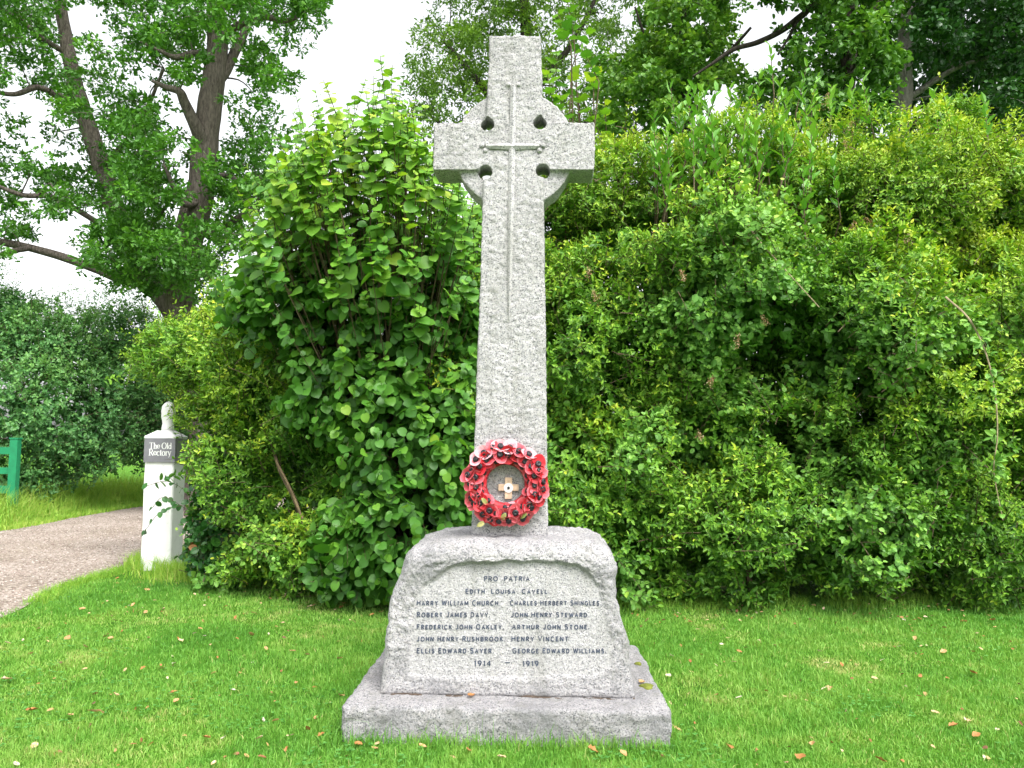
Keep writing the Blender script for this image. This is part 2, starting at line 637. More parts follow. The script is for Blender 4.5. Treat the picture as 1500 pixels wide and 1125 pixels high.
# ================================================================= THE GROUND
def in_poly(P, poly):
    x, y = P[:, 0], P[:, 1]
    c = np.zeros(len(P), bool)
    n = len(poly)
    for i in range(n):
        x1, y1 = poly[i]
        x2, y2 = poly[(i + 1) % n]
        with np.errstate(divide='ignore', invalid='ignore'):
            cr = ((y1 > y) != (y2 > y)) & (x < (x2 - x1) * (y - y1) / (y2 - y1 + 1e-12) + x1)
        c ^= cr
    return c


def ground_z(x, y):
    p = np.stack([x * 0.55, y * 0.55, np.zeros_like(x)], 1)
    return 0.03 * fbm(p, 3, 5) * sstep(0.9, 2.0, np.hypot(x, y - 4.4))


def lawn_mat():
    m, nt, b = new_mat('lawn_turf')
    co = objco(nt)
    a = noise(nt, co, 1.6, 5, 0.6)
    c = ramp(nt, [(0.3, (0.055, 0.17, 0.014)), (0.55, (0.09, 0.24, 0.02)), (0.72, (0.17, 0.25, 0.035))], a)
    d = noise(nt, co, 60, 6, 0.75)
    k = ramp(nt, [(0.3, (0.45, 0.42, 0.35)), (0.6, (1.1, 1.1, 1.1))], d)
    c = mixc(nt, 1.0, c, k, 'MULTIPLY')
    nt.links.new(c, b.inputs['Base Color'])
    b.inputs['Roughness'].default_value = 0.95
    b.inputs['Specular IOR Level'].default_value = 0.1
    bump(nt, b, d, 0.8, 0.04)
    return m


xs = np.concatenate([[-300, -120, -60, -30, -20], np.arange(-14, 10.01, .2), [14, 20, 30, 60, 120, 300]])
ys = np.concatenate([[-60, -20, -6, -2], np.arange(0, 24.01, .2), [28, 36, 50, 80, 160, 400]])
gx, gy = np.meshgrid(xs, ys)
gz = ground_z(gx.ravel(), gy.ravel())
V = np.stack([gx.ravel(), gy.ravel(), gz], 1)
nx, ny = len(xs), len(ys)
ii = (np.arange(ny - 1)[:, None] * nx + np.arange(nx - 1)[None]).ravel()
o = link('lawn', mesh_from('lawn', V, [np.stack([ii, ii + 1, ii + nx + 1, ii + nx], 1)], True), lawn_mat())
tag(o, kind='structure')


def gravel_mat():
    m, nt, b = new_mat('gravel')
    co = objco(nt)
    v = nt.nodes.new('ShaderNodeTexVoronoi')
    v.inputs['Scale'].default_value = 55
    nt.links.new(co, v.inputs['Vector'])
    sep = nt.nodes.new('ShaderNodeSeparateColor')
    nt.links.new(v.outputs['Color'], sep.inputs[0])
    c = ramp(nt, [(0, (0.16, 0.13, 0.112)), (0.35, (0.30, 0.25, 0.212)), (0.7, (0.385, 0.33, 0.285)), (1, (0.53, 0.49, 0.455))], sep.outputs[0])
    n = noise(nt, co, 1.1, 6, 0.6)
    k = ramp(nt, [(0.35, (0.78, 0.76, 0.72)), (0.65, (1.08, 1.06, 1.05))], n)
    c = mixc(nt, 1.0, c, k, 'MULTIPLY')
    # mossy strip between the wheel tracks
    sx = nt.nodes.new('ShaderNodeSeparateXYZ')
    nt.links.new(co, sx.inputs[0])
    dd = nt.nodes.new('ShaderNodeMath'); dd.operation = 'ADD'; dd.inputs[1].default_value = 6.05
    nt.links.new(sx.outputs[0], dd.inputs[0])
    ab = nt.nodes.new('ShaderNodeMath'); ab.operation = 'ABSOLUTE'
    nt.links.new(dd.outputs[0], ab.inputs[0])
    f = ramp(nt, [(0.0, (0.55, 0.55, 0.55)), (0.45, (0, 0, 0))], ab.outputs[0])
    nn = noise(nt, co, 9, 5, 0.7)
    fm = ramp(nt, [(0.4, (0, 0, 0)), (0.62, (1, 1, 1))], nn)
    fx = mixc(nt, 1.0, f, fm, 'MULTIPLY')
    c = mixc(nt, fx, c, (0.21, 0.17, 0.115))
    nt.links.new(c, b.inputs['Base Color'])
    b.inputs['Roughness'].default_value = 0.9
    b.inputs['Specular IOR Level'].default_value = 0.15
    bump(nt, b, v.outputs['Distance'], 0.9, 0.02)
    return m


# the drive runs straight away on the left, then bends behind the hedge
near_edge = spline([(-3.0, -6), (-3.55, 2), (-3.95, 6.2), (-4.2, 7.7), (-4.15, 8.9), (-4.1, 11), (-3.6, 14), (-1.5, 17.5), (3, 19.5), (9, 20)], 60)
far_edge = spline([(-7.2, -6), (-7.4, 2), (-7.6, 8), (-7.65, 12), (-7.75, 15), (-7.5, 18), (-5.8, 21), (-2, 23), (3, 23.6), (9, 24)], 60)
K = 14
tt = np.linspace(0, 1, K)[None, :, None]
P2 = near_edge[:, None] * (1 - tt) + far_edge[:, None] * tt
wob = 0.05 * fbm(np.concatenate([P2[:, 0] * 2, np.zeros((60, 1))], 1), 3, 9)
P2[:, 0, 0] += wob
xy = P2.reshape(-1, 2)
zz = np.maximum(ground_z(xy[:, 0], xy[:, 1]), -1) + 0.012
V = np.concatenate([xy, zz[:, None]], 1)
ii = (np.arange(59)[:, None] * K + np.arange(K - 1)[None]).ravel()
o = link('gravel_drive', mesh_from('gravel_drive', V, [np.stack([ii, ii + K, ii + K + 1, ii + 1], 1)[:, ::-1]], True), gravel_mat())
tag(o, kind='structure')
DRIVE = np.concatenate([near_edge, far_edge[::-1]])

# loose stones on the drive
n = 9000
yy = 5.5 + rng.random(n) ** 1.2 * 9
P = np.stack([rng.uniform(-7.7, -3.9, n), yy, np.zeros(n)], 1)
P = P[in_poly(P, DRIVE)]
P[:, 2] = ground_z(P[:, 0], P[:, 1]) + 0.016
n = len(P)
r = rng.uniform(.006, .016, n)
octa = np.array([[1, 0, 0], [0, 1, 0], [-1, 0, 0], [0, -1, 0], [0, 0, .7], [0, 0, -.7]], float)
V = P[:, None] + octa[None] * r[:, None, None] * rng.uniform(.6, 1.2, (n, 6, 1))
f = np.array([[0, 1, 4], [1, 2, 4], [2, 3, 4], [3, 0, 4], [1, 0, 5], [2, 1, 5], [3, 2, 5], [0, 3, 5]])
o = link('gravel_stones', mesh_from('gravel_stones', V.reshape(-1, 3), [(f[None] + np.arange(n)[:, None, None] * 6).reshape(-1, 3)], False,
         np.repeat(rng.random(n), 6)), leaf_mat('loose_stone', [(0, (0.19, 0.145, 0.12)), (0.5, (0.33, 0.27, 0.235)), (1, (0.50, 0.45, 0.41))], .85, 0.0, .2))
tag(o, kind='stuff')

# ================================================================= THE MEMORIAL
MROT = math.radians(-1.7)
fc = gnd(740, 1093)
STEP_D, STEP_W, STEP_H = 1.25, 1.55, 0.17
cx, cy = fc[0] + math.sin(-MROT) * STEP_D / 2, fc[1] + math.cos(MROT) * STEP_D / 2
MM = Matrix.Translation((cx, cy, 0)) @ Matrix.Rotation(MROT, 4, 'Z')
MI = np.array(MM.inverted())
mem = empty('war_memorial', (cx, cy, 0), (0, 0, MROT))
tag(mem, 'grey granite Celtic cross war memorial on an inscribed block and step', 'war memorial')


def loc(px, py, y0, z0=0.0, lean=0.0):
    """pixel -> memorial frame, on the plane y = y0 + lean*(z-z0)."""
    d = MI[:3, :3] @ ray(px, py)
    c = MI[:3, :3] @ np.array([0, 0, EYE]) + MI[:3, 3]
    # c.y + t d.y = y0 + lean*(c.z + t d.z - z0)
    t = (y0 + lean * (c[2] - z0) - c[1]) / (d[1] - lean * d[2])
    return c + d * t


def locz(px, py, z):
    d = MI[:3, :3] @ ray(px, py)
    c = MI[:3, :3] @ np.array([0, 0, EYE]) + MI[:3, 3]
    return c + d * ((z - c[2]) / d[2])


def remeshed(mb, voxel, cutters=None):
    me = mb.mesh('tmp')
    o = bpy.data.objects.new('tmp', me)
    COL.objects.link(o)
    m = o.modifiers.new('r', 'REMESH')
    m.mode = 'VOXEL'
    m.voxel_size = voxel
    co = None
    if cutters is not None:
        co = bpy.data.objects.new('cut', cutters.mesh('cut'))
        COL.objects.link(co)
        b = o.modifiers.new('b', 'BOOLEAN')
        b.operation = 'DIFFERENCE'
        b.object = co
        b.solver = 'EXACT'
        b.use_self = False
    out = evaluated(o)
    bpy.data.objects.remove(o)
    if co:
        bpy.data.objects.remove(co)
    return out


def smooth_all(me, flag=True):
    me.polygons.foreach_set('use_smooth', np.full(len(me.polygons), flag, bool))


# --- the bottom step
mb = MB()
mb.box((0, 0, (STEP_H - .12) / 2), (STEP_W, STEP_D, STEP_H + .12))
me = remeshed(mb, 0.011)
V = get_co(me)
half = np.array([STEP_W / 2, STEP_D / 2, (STEP_H + .12) / 2])
cen = np.array([0, 0, (STEP_H - .12) / 2])
q = V - cen
rr = 0.028
inn = np.clip(q, -(half - rr), half - rr)
dq = q - inn
ln = np.linalg.norm(dq, axis=1)
nn_ = np.where(ln[:, None] > 1e-6, dq / np.maximum(ln, 1e-6)[:, None], 0)
q = inn + nn_ * np.minimum(ln, rr)[:, None]
side = 1 - np.clip(nn_[:, 2], 0, 1) ** 2
d = (0.010 * (np.abs(fbm(V * 4, 3, 21)) * 2 - .6) + 0.010 * (np.abs(fbm(V * 15, 4, 22, .6)) * 2 - .5)) * (0.35 + 0.65 * side) + 0.006 * fbm(V * 55, 2, 23)
# the front face bulges and is chipped along the arris
q = q + nn_ * d[:, None]
chip = np.clip(fbm(V * np.array([7, 7, 3]), 3, 24) - .12, 0, 1) * sstep(.10, .17, V[:, 2]) * sstep(.5, .62, np.abs(V[:, 1]) + 0 * V[:, 0])
q[:, 2] -= chip * .05
set_co(me, q + cen)
smooth_all(me)
link('step', me, M['step'], mem)

# --- the inscribed block: outline in elevation, front leaning back
b0 = locz(744, 1020, STEP_H)
BY0 = b0[1]                    # front of the block at its foot
LEAN = 0.10
ZB = STEP_H - 0.004
BD = 0.80
prof_px = [(557, 1022), (560, 975), (565, 930), (571, 890), (576, 862), (583, 836), (588, 812), (597, 795), (610, 781), (626, 773), (650, 769), (700, 768), (750, 768),
           (800, 768), (850, 768), (874, 772), (893, 784), (902, 800), (906, 822), (903, 848), (906, 878), (911, 905), (918, 935), (924, 965), (928, 1000), (930, 1024)]
# (the silhouette at the top belongs to the crest, well behind the foot of the front face)
SY = -0.195                    # front of the cross shaft at its foot
BTOP = loc(746, 783, SY)[2]
yc_ = locz(750, 768.5, BTOP)[1]
OUT = []
for px, py in prof_px:
    f = np.clip((850 - py) / 80, 0, 1)
    yq = BY0 + .035 + .12 * f
    p = loc(px, py, yq, ZB, LEAN * (1 - f))
    q = loc(px, py, yq * (1 - f) + yc_ * f, ZB, LEAN * (1 - f))
    OUT.append((p[0], min(q[2], BTOP)))
OUT = np.array(OUT)
OUT[0, 1] = OUT[-1, 1] = ZB
# resample outline by arc length, closed along the bottom
cl = np.vstack([OUT, OUT[:1]])
seg = np.concatenate([[0], np.cumsum(np.linalg.norm(np.diff(cl, axis=0), axis=1))])
NO = 520
u = np.linspace(0, seg[-1], NO, endpoint=False)
ox = np.interp(u, seg, cl[:, 0])
oz = np.interp(u, seg, cl[:, 1])
on = np.stack([ox, np.zeros(NO), oz], 1)
wobble = 0.013 * (np.abs(fbm(np.stack([ox * 7, oz * 7, np.zeros(NO)], 1), 4, 31)) * 2 - .7) + .006 * fbm(np.stack([ox * 30, oz * 30, np.zeros(NO)], 1), 2, 32)
up_ = sstep(ZB + .02, ZB + .12, oz)
ctr = np.array([ox.mean() * .2, 0, (ZB + BTOP) / 2])
rad_ = nrm(on - ctr)
on = on + rad_ * (wobble * up_)[:, None]

panel_px = [(603, 985), (604, 930), (610, 890), (622, 862), (640, 845), (664, 832), (690, 826), (750, 825), (820, 825), (842, 829), (862, 842), (876, 862), (883, 888), (889, 920), (894, 948), (893, 968), (884, 982), (866, 989), (750, 991), (640, 991)]
PAN = np.array([[*loc(px, py, BY0 + .012, ZB, LEAN)[[0, 2]]] for px, py in panel_px])


def poly_sdf(P, poly):
    """signed distance in 2D, negative inside"""
    d = np.full(len(P), 1e9)
    for i in range(len(poly)):
        a, b = poly[i], poly[(i + 1) % len(poly)]
        e = b - a
        t = np.clip(((P - a) @ e) / (e @ e), 0, 1)
        d = np.minimum(d, np.linalg.norm(P - a - t[:, None] * e, axis=1))
    P3 = np.stack([P[:, 0], P[:, 1]], 1)
    return np.where(in_poly(P3, poly), -d, d)


NR = 170
ts = np.linspace(0.004, 1, NR)
G = ctr[None, None] + (on[None] - ctr) * ts[:, None, None]          # rings in the xz plane
X, Z = G[..., 0].ravel(), G[..., 2].ravel()
e = -poly_sdf(np.stack([X, Z], 1), on[::4, [0, 2]])
e = np.maximum(e, 0)
e[-NO:] = 0
e = e.reshape(NR, NO)
e[-1] = 0
top_t = sstep(.55, .85, Z).reshape(NR, NO)
Rr = 0.03 + 0.075 * top_t                                           # rounder over the brow
foot = 1 - sstep(ZB + .0, ZB + .05, Z).reshape(NR, NO)
Rr = Rr * (1 - .6 * foot)
back = Rr * (1 - np.sqrt(np.clip(1 - (1 - np.clip(e / Rr, 0, 1)) ** 2, 0, 1)))
Yf = BY0 + LEAN * (Z.reshape(NR, NO) - ZB)
sd_ = poly_sdf(np.stack([X, Z], 1), PAN).reshape(NR, NO)
P3 = np.stack([X, Yf.ravel(), Z], 1)
jag = .014 * fbm(P3 * 14, 4, 33).reshape(NR, NO)
topw = sstep(.6, .82, Z).reshape(NR, NO)                           # deep under the brow, fading out at the foot
outw = sstep(-.004, .022, sd_ + jag)
RECESS = 0.012
rough = (0.012 * (np.abs(fbm(P3 * 6, 3, 34)) * 2 - .6) + 0.007 * (np.abs(fbm(P3 * np.array([17, 17, 26]) + 3, 3, 35, .6)) * 2 - .5) + .007 * fbm(P3 * 48, 3, 36, .65)).reshape(NR, NO)
proud = outw * (.010 + .026 * topw) * sstep(-.02, .03, e)
lowsm = 1 - .55 * (1 - sstep(.32, .42, Z)).reshape(NR, NO)
Yf2 = Yf + RECESS - proud - outw * rough * lowsm * sstep(0, .02, e) + back + (1 - outw) * .0006 * fbm(P3 * 90, 2, 37).reshape(NR, NO)
front = np.stack([G[..., 0], Yf2, G[..., 2]], -1)
# sides: from the front arris back to the rear, drawn in a little
NS = 60
sy = np.linspace(0, 1, NS + 1)[1:]
ring0 = front[-1]
side = []
for k, t in enumerate(sy):
    rg = ring0.copy()
    y1 = BY0 + BD - LEAN * (ring0[:, 2] - ZB) * .8
    rg[:, 1] = ring0[:, 1] * (1 - t) + y1 * t
    pr = rg * 1.0
    nz = (0.012 * fbm(pr * 6, 4, 38) + .010 * (np.abs(fbm(pr * 16, 3, 39, .6)) * 2 - .5) + .007 * fbm(pr * 50, 2, 40)) * up_ * min(1, 6 * t)
    crown = .02 * (1 - (2 * t - 1) ** 2)
    rg = rg + rad_ * (nz + 0 * crown)[:, None]
    side.append(rg)
side = np.array(side)
V = np.concatenate([front.reshape(-1, 3), side.reshape(-1, 3), [[ctr[0], front[0, :, 1].mean(), ctr[2]]], [[ctr[0], BY0 + BD - .05, ctr[2]]]])
R_ = NR + NS
i = np.arange(R_ - 1)[:, None] * NO
j = np.arange(NO)[None]
qf = np.stack([i + j, i + NO + j, i + NO + (j + 1) % NO, i + (j + 1) % NO], -1).reshape(-1, 4)
c0, c1 = len(V) - 2, len(V) - 1
j = np.arange(NO)
t0 = np.stack([np.full(NO, c0), j, (j + 1) % NO], 1)
t1 = np.stack([np.full(NO, c1), (R_ - 1) * NO + (j + 1) % NO, (R_ - 1) * NO + j], 1)
me = mesh_from('block', V, [qf, np.concatenate([t0, t1])], True, np.concatenate([outw.ravel(), np.ones(len(V) - NR * NO)]))
import bmesh
bmx = bmesh.new()
bmx.from_mesh(me)
bmesh.ops.recalc_face_normals(bmx, faces=bmx.faces)
bmx.to_mesh(me)
bmx.free()
block = link('inscribed_block', me, M['block'], mem)

# --- the earthy joint between block and step
mb = MB()
jn_ = 60
xs_ = np.linspace(OUT[0, 0] + .006, OUT[-1, 0] - .004, jn_)
jh = STEP_H - .006 + .022 * np.clip(fbm(np.stack([xs_ * 9, 0 * xs_, 0 * xs_], 1), 3, 66), -.2, .6)
jy = BY0 - .004 - .012 * np.abs(fbm(np.stack([xs_ * 7, 0 * xs_ + 4, 0 * xs_], 1), 3, 67))
Vj = np.concatenate([np.stack([xs_, jy - .006, 0 * xs_ + STEP_H - .02], 1), np.stack([xs_, jy, jh], 1), np.stack([xs_, 0 * xs_ + BY0 + .05, jh], 1)])
k = np.arange(jn_ - 1)
mb.add(Vj, [np.concatenate([np.stack([k, k + 1, jn_ + k + 1, jn_ + k], 1), np.stack([jn_ + k, jn_ + k + 1, 2 * jn_ + k + 1, 2 * jn_ + k], 1)])])
mb.build('mortar_joint', plain('earthy_mortar', (0.085, 0.066, 0.052), .95, .1, .5, 60), mem)

# --- the inscription
PANEL_Y = BY0 + RECESS


def arc(cx_, cz_, rx, rz_, a0, a1, n=14):
    a = np.radians(np.linspace(a0, a1, n))
    return np.stack([cx_ + rx * np.cos(a), cz_ + rz_ * np.sin(a)], 1)


# plain bold capitals, stroke by stroke: cap height 1
CAPS = {
    'A': ([[(0, 0), (.34, 1), (.68, 0)], [(.13, .32), (.55, .32)]], .68), 'B': ([[(.0, 0), (0, 1)], np.vstack([[(0, .98)], arc(.30, .76, .24, .22, 90, -90), [(0, .53)]]), np.vstack([[(.3, .53)], arc(.32, .28, .26, .26, 90, -90), [(0, .02)]])], .58),
    'C': ([arc(.38, .5, .38, .5, 48, 312, 20)], .68), 'D': ([[(0, 0), (0, 1)], np.vstack([[(0, .98), (.2, .98)], arc(.22, .5, .40, .48, 90, -90), [(0, .02)]])], .62),
    'E': ([[(0, 0), (0, 1)], [(0, .97), (.5, .97)], [(0, .52), (.42, .52)], [(0, .03), (.5, .03)]], .5), 'F': ([[(0, 0), (0, 1)], [(0, .97), (.5, .97)], [(0, .52), (.42, .52)]], .5),
    'G': ([np.vstack([arc(.38, .5, .38, .5, 48, 340, 20), [(.74, .42), (.48, .42)]])], .74), 'H': ([[(0, 0), (0, 1)], [(.62, 0), (.62, 1)], [(0, .52), (.62, .52)]], .62),
    'I': ([[(0, 0), (0, 1)]], .02), 'J': ([np.vstack([[(.36, 1), (.36, .25)], arc(.18, .2, .18, .2, 0, -170, 10)])], .38), 'K': ([[(0, 0), (0, 1)], [(.56, 1), (.02, .44)], [(.18, .6), (.60, 0)]], .6),
    'L': ([[(0, 1), (0, 0)], [(0, .03), (.46, .03)]], .46), 'M': ([[(0, 0), (.05, 1)], [(.05, 1), (.40, .15)], [(.40, .15), (.75, 1)], [(.75, 1), (.80, 0)]], .8), 'N': ([[(0, 0), (0, 1)], [(0, 1), (.62, 0)], [(.62, 0), (.62, 1)]], .62),
    'O': ([arc(.40, .5, .40, .5, 0, 360, 26)], .8), 'P': ([[(0, 0), (0, 1)], np.vstack([[(0, .98)], arc(.28, .72, .26, .26, 90, -90), [(0, .46)]])], .54), 'R': ([[(0, 0), (0, 1)], np.vstack([[(0, .98)], arc(.28, .73, .26, .25, 90, -90), [(0, .48)]]), [(.24, .48), (.58, 0)]], .58),
    'S': ([np.vstack([arc(.27, .75, .25, .24, 30, 270, 12), arc(.27, .26, .27, .25, 90, -150, 12)])], .54), 'T': ([[(.32, 0), (.32, 1)], [(0, .97), (.64, .97)]], .64), 'U': ([np.vstack([[(0, 1), (0, .3)], arc(.31, .3, .31, .3, 180, 360, 12), [(.62, 1)]])], .62),
    'V': ([[(0, 1), (.32, 0), (.64, 1)]], .64), 'W': ([[(0, 1), (.24, 0)], [(.24, 0), (.48, .9)], [(.48, .9), (.72, 0)], [(.72, 0), (.96, 1)]], .96), 'Y': ([[(0, 1), (.3, .45), (.6, 1)], [(.3, .45), (.3, 0)]], .6),
    '.': ([[(0, .0), (0, .12)]], .04), '-': ([[(0, .5), (.8, .5)]], .8), '1': ([[(.16, 0), (.16, 1)], [(.16, .97), (0, .8)]], .2), '4': ([[(.44, 0), (.44, 1)], [(.44, 1), (0, .3), (.62, .3)]], .62), '9': ([arc(.28, .7, .28, .29, 0, 360, 20), [(.56, .7), (.46, .25), (.2, 0)]], .58),
}


def line_mesh(s, small=.86, half=.100, gap=.40, space=.55):
    """flat letters in the (x, z) unit frame -> list of strips"""
    x, out, k = 0.0, [], 0
    for ch in s:
        if ch == ' ':
            x += space
            continue
        sc = small if ch.islower() else 1.0
        st, adv = CAPS[ch.upper()]
        for P in st:
            P = np.asarray(P, float) * sc
            e = half if len(P) > 2 else half
            T = nrm(np.gradient(P, axis=0))
            Q = np.stack([-T[:, 1], T[:, 0]], 1)
            a, b = P + Q * half, P - Q * half
            out.append((np.concatenate([a, b]) + np.array([x + half, 0]), len(P), k))
            k += 1
        x += adv * sc + 2 * half + gap * .62
    return out


lines = [('PRO  PATRIA', 709, 776, 847.5, 7.6), ('Edith  Louisa  Cavell.', 682, 805, 866, 7.8),
         ('Harry William Church.', 610.6, 733, 883, 8.2), ('Charles Herbert Shingles.', 747, 880.5, 883, 8.2),
         ('Robert James Davy.', 610.6, 718, 900.3, 8.2), ('John Henry Steward.', 748.6, 863, 900.3, 8.2),
         ('Frederick John Oakley.', 610.6, 738, 918, 8.2), ('Arthur John Stone.', 749.7, 863.5, 918, 8.2),
         ('John Henry Rushbrook.', 610.6, 740, 935.6, 8.2), ('Henry Vincent.', 749.2, 836, 935.6, 8.2),
         ('Ellis Edward Sayer.', 610.6, 723.5, 953, 8.4), ('George Edward Williams.', 750.6, 888, 953, 8.4),
         ('1914', 694.6, 718.8, 971.5, 8.6), ('-', 740, 747, 970.5, 1.6), ('1919', 765.5, 789, 972, 8.6)]
for s, xa, xb, yc, hpx in lines:
    strips = line_mesh(s)
    allp = np.concatenate([q[0] for q in strips])
    lo, hi = allp.min(0), allp.max(0)
    if s == '-':
        lo[1], hi[1] = -2, 3
    pa, pb = loc(xa, yc, PANEL_Y, ZB, LEAN), loc(xb, yc, PANEL_Y, ZB, LEAN)
    pt = loc((xa + xb) / 2, yc - hpx / 2, PANEL_Y, ZB, LEAN)
    pbm = loc((xa + xb) / 2, yc + hpx / 2, PANEL_Y, ZB, LEAN)
    mb = MB()
    for q, n, k in strips:
        xr = (q[:, 0] - lo[0]) / (hi[0] - lo[0])
        zr = (q[:, 1] - lo[1]) / (hi[1] - lo[1])
        if s == '-':
            zr = .5 + (q[:, 1] - .5) * 4
        X = pa[0] + (pb[0] - pa[0]) * xr
        Z = pbm[2] + (pt[2] - pbm[2]) * zr + (pb[2] - pa[2]) * (xr - .5)
        Yq = PANEL_Y + LEAN * (Z - ZB) - .0028 - .00012 * (k % 7)
        V0 = np.stack([X, Yq, Z], 1)
        V1 = V0 + np.array([0, .008, 0])
        i_ = np.arange(n - 1)
        m2 = 2 * n
        F = [np.stack([i_, i_ + 1, n + i_ + 1, n + i_], 1), np.stack([i_, m2 + i_, m2 + i_ + 1, i_ + 1], 1), np.stack([n + i_, n + i_ + 1, m2 + n + i_ + 1, m2 + n + i_], 1),
             np.array([[0, n, m2 + n, m2], [n - 1, m2 + n - 1, m2 + 2 * n - 1, 2 * n - 1]])]
        mb.add(np.concatenate([V0, V1]), F)
    me = recalc(mb.mesh('inscription'))
    link('inscription', me, M['letter'], block)

# --- the wheel cross


def shaft_w(z):
    return np.interp(z, [.9, 2.7, 3.65], [.404, .334, .288])


def shaft_front(z):
    return SY + np.interp(z, [.9, 3.65], [0, .035])


def shaft_back(z):
    return SY + np.interp(z, [.9, 3.65], [.30, .265])


def xmid(z):
    return np.interp(z, [.9, 3.65], [xm0, xm1])


zt = loc(754, 52, SY + .035)[2]
xm0 = loc(746.5, 783, SY)[0]
xm1 = loc(754.5, 52, SY + .035)[0]
mb = MB()
zl = np.linspace(BTOP - .10, zt, 24)
V = []
for z in zl:
    hw, x0 = shaft_w(z) / 2, xmid(z)
    V += [[x0 - hw, shaft_front(z), z], [x0 + hw, shaft_front(z), z], [x0 + hw, shaft_back(z), z], [x0 - hw, shaft_back(z), z]]
k = len(zl)
F_ = [[4 * a + b, 4 * a + (b + 1) % 4, 4 * a + 4 + (b + 1) % 4, 4 * a + 4 + b] for a in range(k - 1) for b in range(4)]
F_ += [[3, 2, 1, 0], [4 * k - 4, 4 * k - 3, 4 * k - 2, 4 * k - 1]]
mb.add(V, [F_])
pL, pR = loc(635, 214, SY + .03), loc(871, 214, SY + .03)
za, zb_ = loc(750, 249, SY + .03)[2], loc(750, 179.5, SY + .03)[2]
yf, yb = shaft_front(3.0) + .003, shaft_back(3.0) - .01
mb.box(((pL[0] + pR[0]) / 2, (yf + yb) / 2, (za + zb_) / 2), (pR[0] - pL[0], yb - yf, zb_ - za))
wc = loc(754, 218, SY + .06)
wr = .334
yw0, yw1 = yf + .028, yb - .028
an = np.linspace(0, 2 * math.pi, 96, endpoint=False)
ringp = np.stack([wc[0] + wr * np.cos(an), np.zeros(96), wc[2] + wr * np.sin(an)], 1)
A_, B_ = ringp.copy(), ringp.copy()
A_[:, 1] = yw0
B_[:, 1] = yw1
jj = np.arange(96)
mb.add(np.concatenate([A_, B_]), [np.stack([jj, 96 + jj, 96 + (jj + 1) % 96, (jj + 1) % 96], 1), jj[None], (96 + jj[::-1])[None]])
cut = MB()
HOLES = []
for px, py, up in ((714, 182, 1), (791, 180, 1), (711, 252, 0), (795, 250, 0)):
    h = loc(px, py, yf)
    HOLES.append(h)
    an = np.linspace(0, 2 * math.pi, 40, endpoint=False)
    rr_ = np.full(40, .0395)
    if up:                     # the upper holes run out to a small point
        rr_ = .038 + .010 * np.exp(-((an - math.pi / 2) / .35) ** 2)
    ring = np.stack([h[0] + rr_ * np.cos(an), np.zeros(40), h[2] + rr_ * np.sin(an)], 1)
    a, b = ring.copy(), ring.copy()
    a[:, 1], b[:, 1] = yf - .002, yb + .004
    b[:, 0] = h[0] + (b[:, 0] - h[0]) * 1.25
    b[:, 2] = h[2] + .012 + (b[:, 2] - h[2]) * 1.25
    a, b = a + (a - b) * .2, b + (b - a) * .2
    jj = np.arange(40)
    cut.add(np.concatenate([a, b]), [np.stack([jj, (jj + 1) % 40, 40 + (jj + 1) % 40, 40 + jj], 1)[:, ::-1], jj[None], (40 + jj[::-1])[None]])
bmx = bmesh.new()
mt = mb.mesh('x')
me = remeshed(mb, 0.0075, cut)
V = get_co(me)
N_ = get_no(me)
# punched (hammer-dressed) faces, worn arrises
hd = np.min([np.hypot(V[:, 0] - h[0], V[:, 2] - h[2]) for h in HOLES], axis=0)
soft = sstep(.030, .055, hd)
d = .005 * fbm(V * 7, 3, 41) + .0065 * fbm(V * np.array([34, 34, 42]), 3, 42, .65) + .003 * fbm(V * 80, 2, 43)
V = V + N_ * (d * (.25 + .75 * soft))[:, None]
set_co(me, V)
smooth_all(me)
link('celtic_cross', me, M['cross'], mem)

# --- the sword carved in relief on the cross
mb = MB()


def ridge(path, wd, hg, fy):
    """path (x,z) list, half width, height: a raised bar with a central arris"""
    P = np.asarray(path, float)
    T = nrm(np.gradient(P, axis=0))
    Q = np.stack([-T[:, 1], T[:, 0]], 1)
    V = []
    for p, q_, w_, h_ in zip(P, Q, wd, hg):
        y = fy(p[1])
        a, b = p + q_ * w_, p - q_ * w_
        V += [[a[0], y + .006, a[1]], [a[0], y - h_ * .35, a[1]], [p[0], y - h_, p[1]], [b[0], y - h_ * .35, b[1]], [b[0], y + .006, b[1]]]
    n = len(P)
    F = [[5 * i + k, 5 * i + k + 1, 5 * i + 6 + k, 5 * i + 5 + k] for i in range(n - 1) for k in range(4)]
    F5 = [[0, 1, 2, 3, 4], [5 * n - 5 + k for k in (4, 3, 2, 1, 0)]]
    mb.add(V, [F, F5])


sf = lambda z: shaft_front(z)
pt, pg, pb = loc(752, 126, SY + .03), loc(750.5, 216, SY + .03), loc(745.5, 467, SY + .015)
zz = np.linspace(0, 1, 16)
ridge([(pt[0] + (pb[0] - pt[0]) * t, pt[2] + (pb[2] - pt[2]) * t) for t in zz], np.interp(zz, [0, .2, .3, .9, 1], [.015, .017, .018, .011, .004]),
      np.interp(zz, [0, .9, 1], [.018, .015, .007]), sf)
gl, gr = loc(712, 215, SY + .03), loc(790, 215, SY + .03)
ridge([(gl[0], gl[2]), (gl[0] * .55 + pg[0] * .45, gl[2]), (pg[0], pg[2] + .002), (gr[0] * .55 + pg[0] * .45, gr[2]), (gr[0], gr[2])], [.012, .015, .021, .015, .012], [.014, .016, .02, .016, .014], sf)


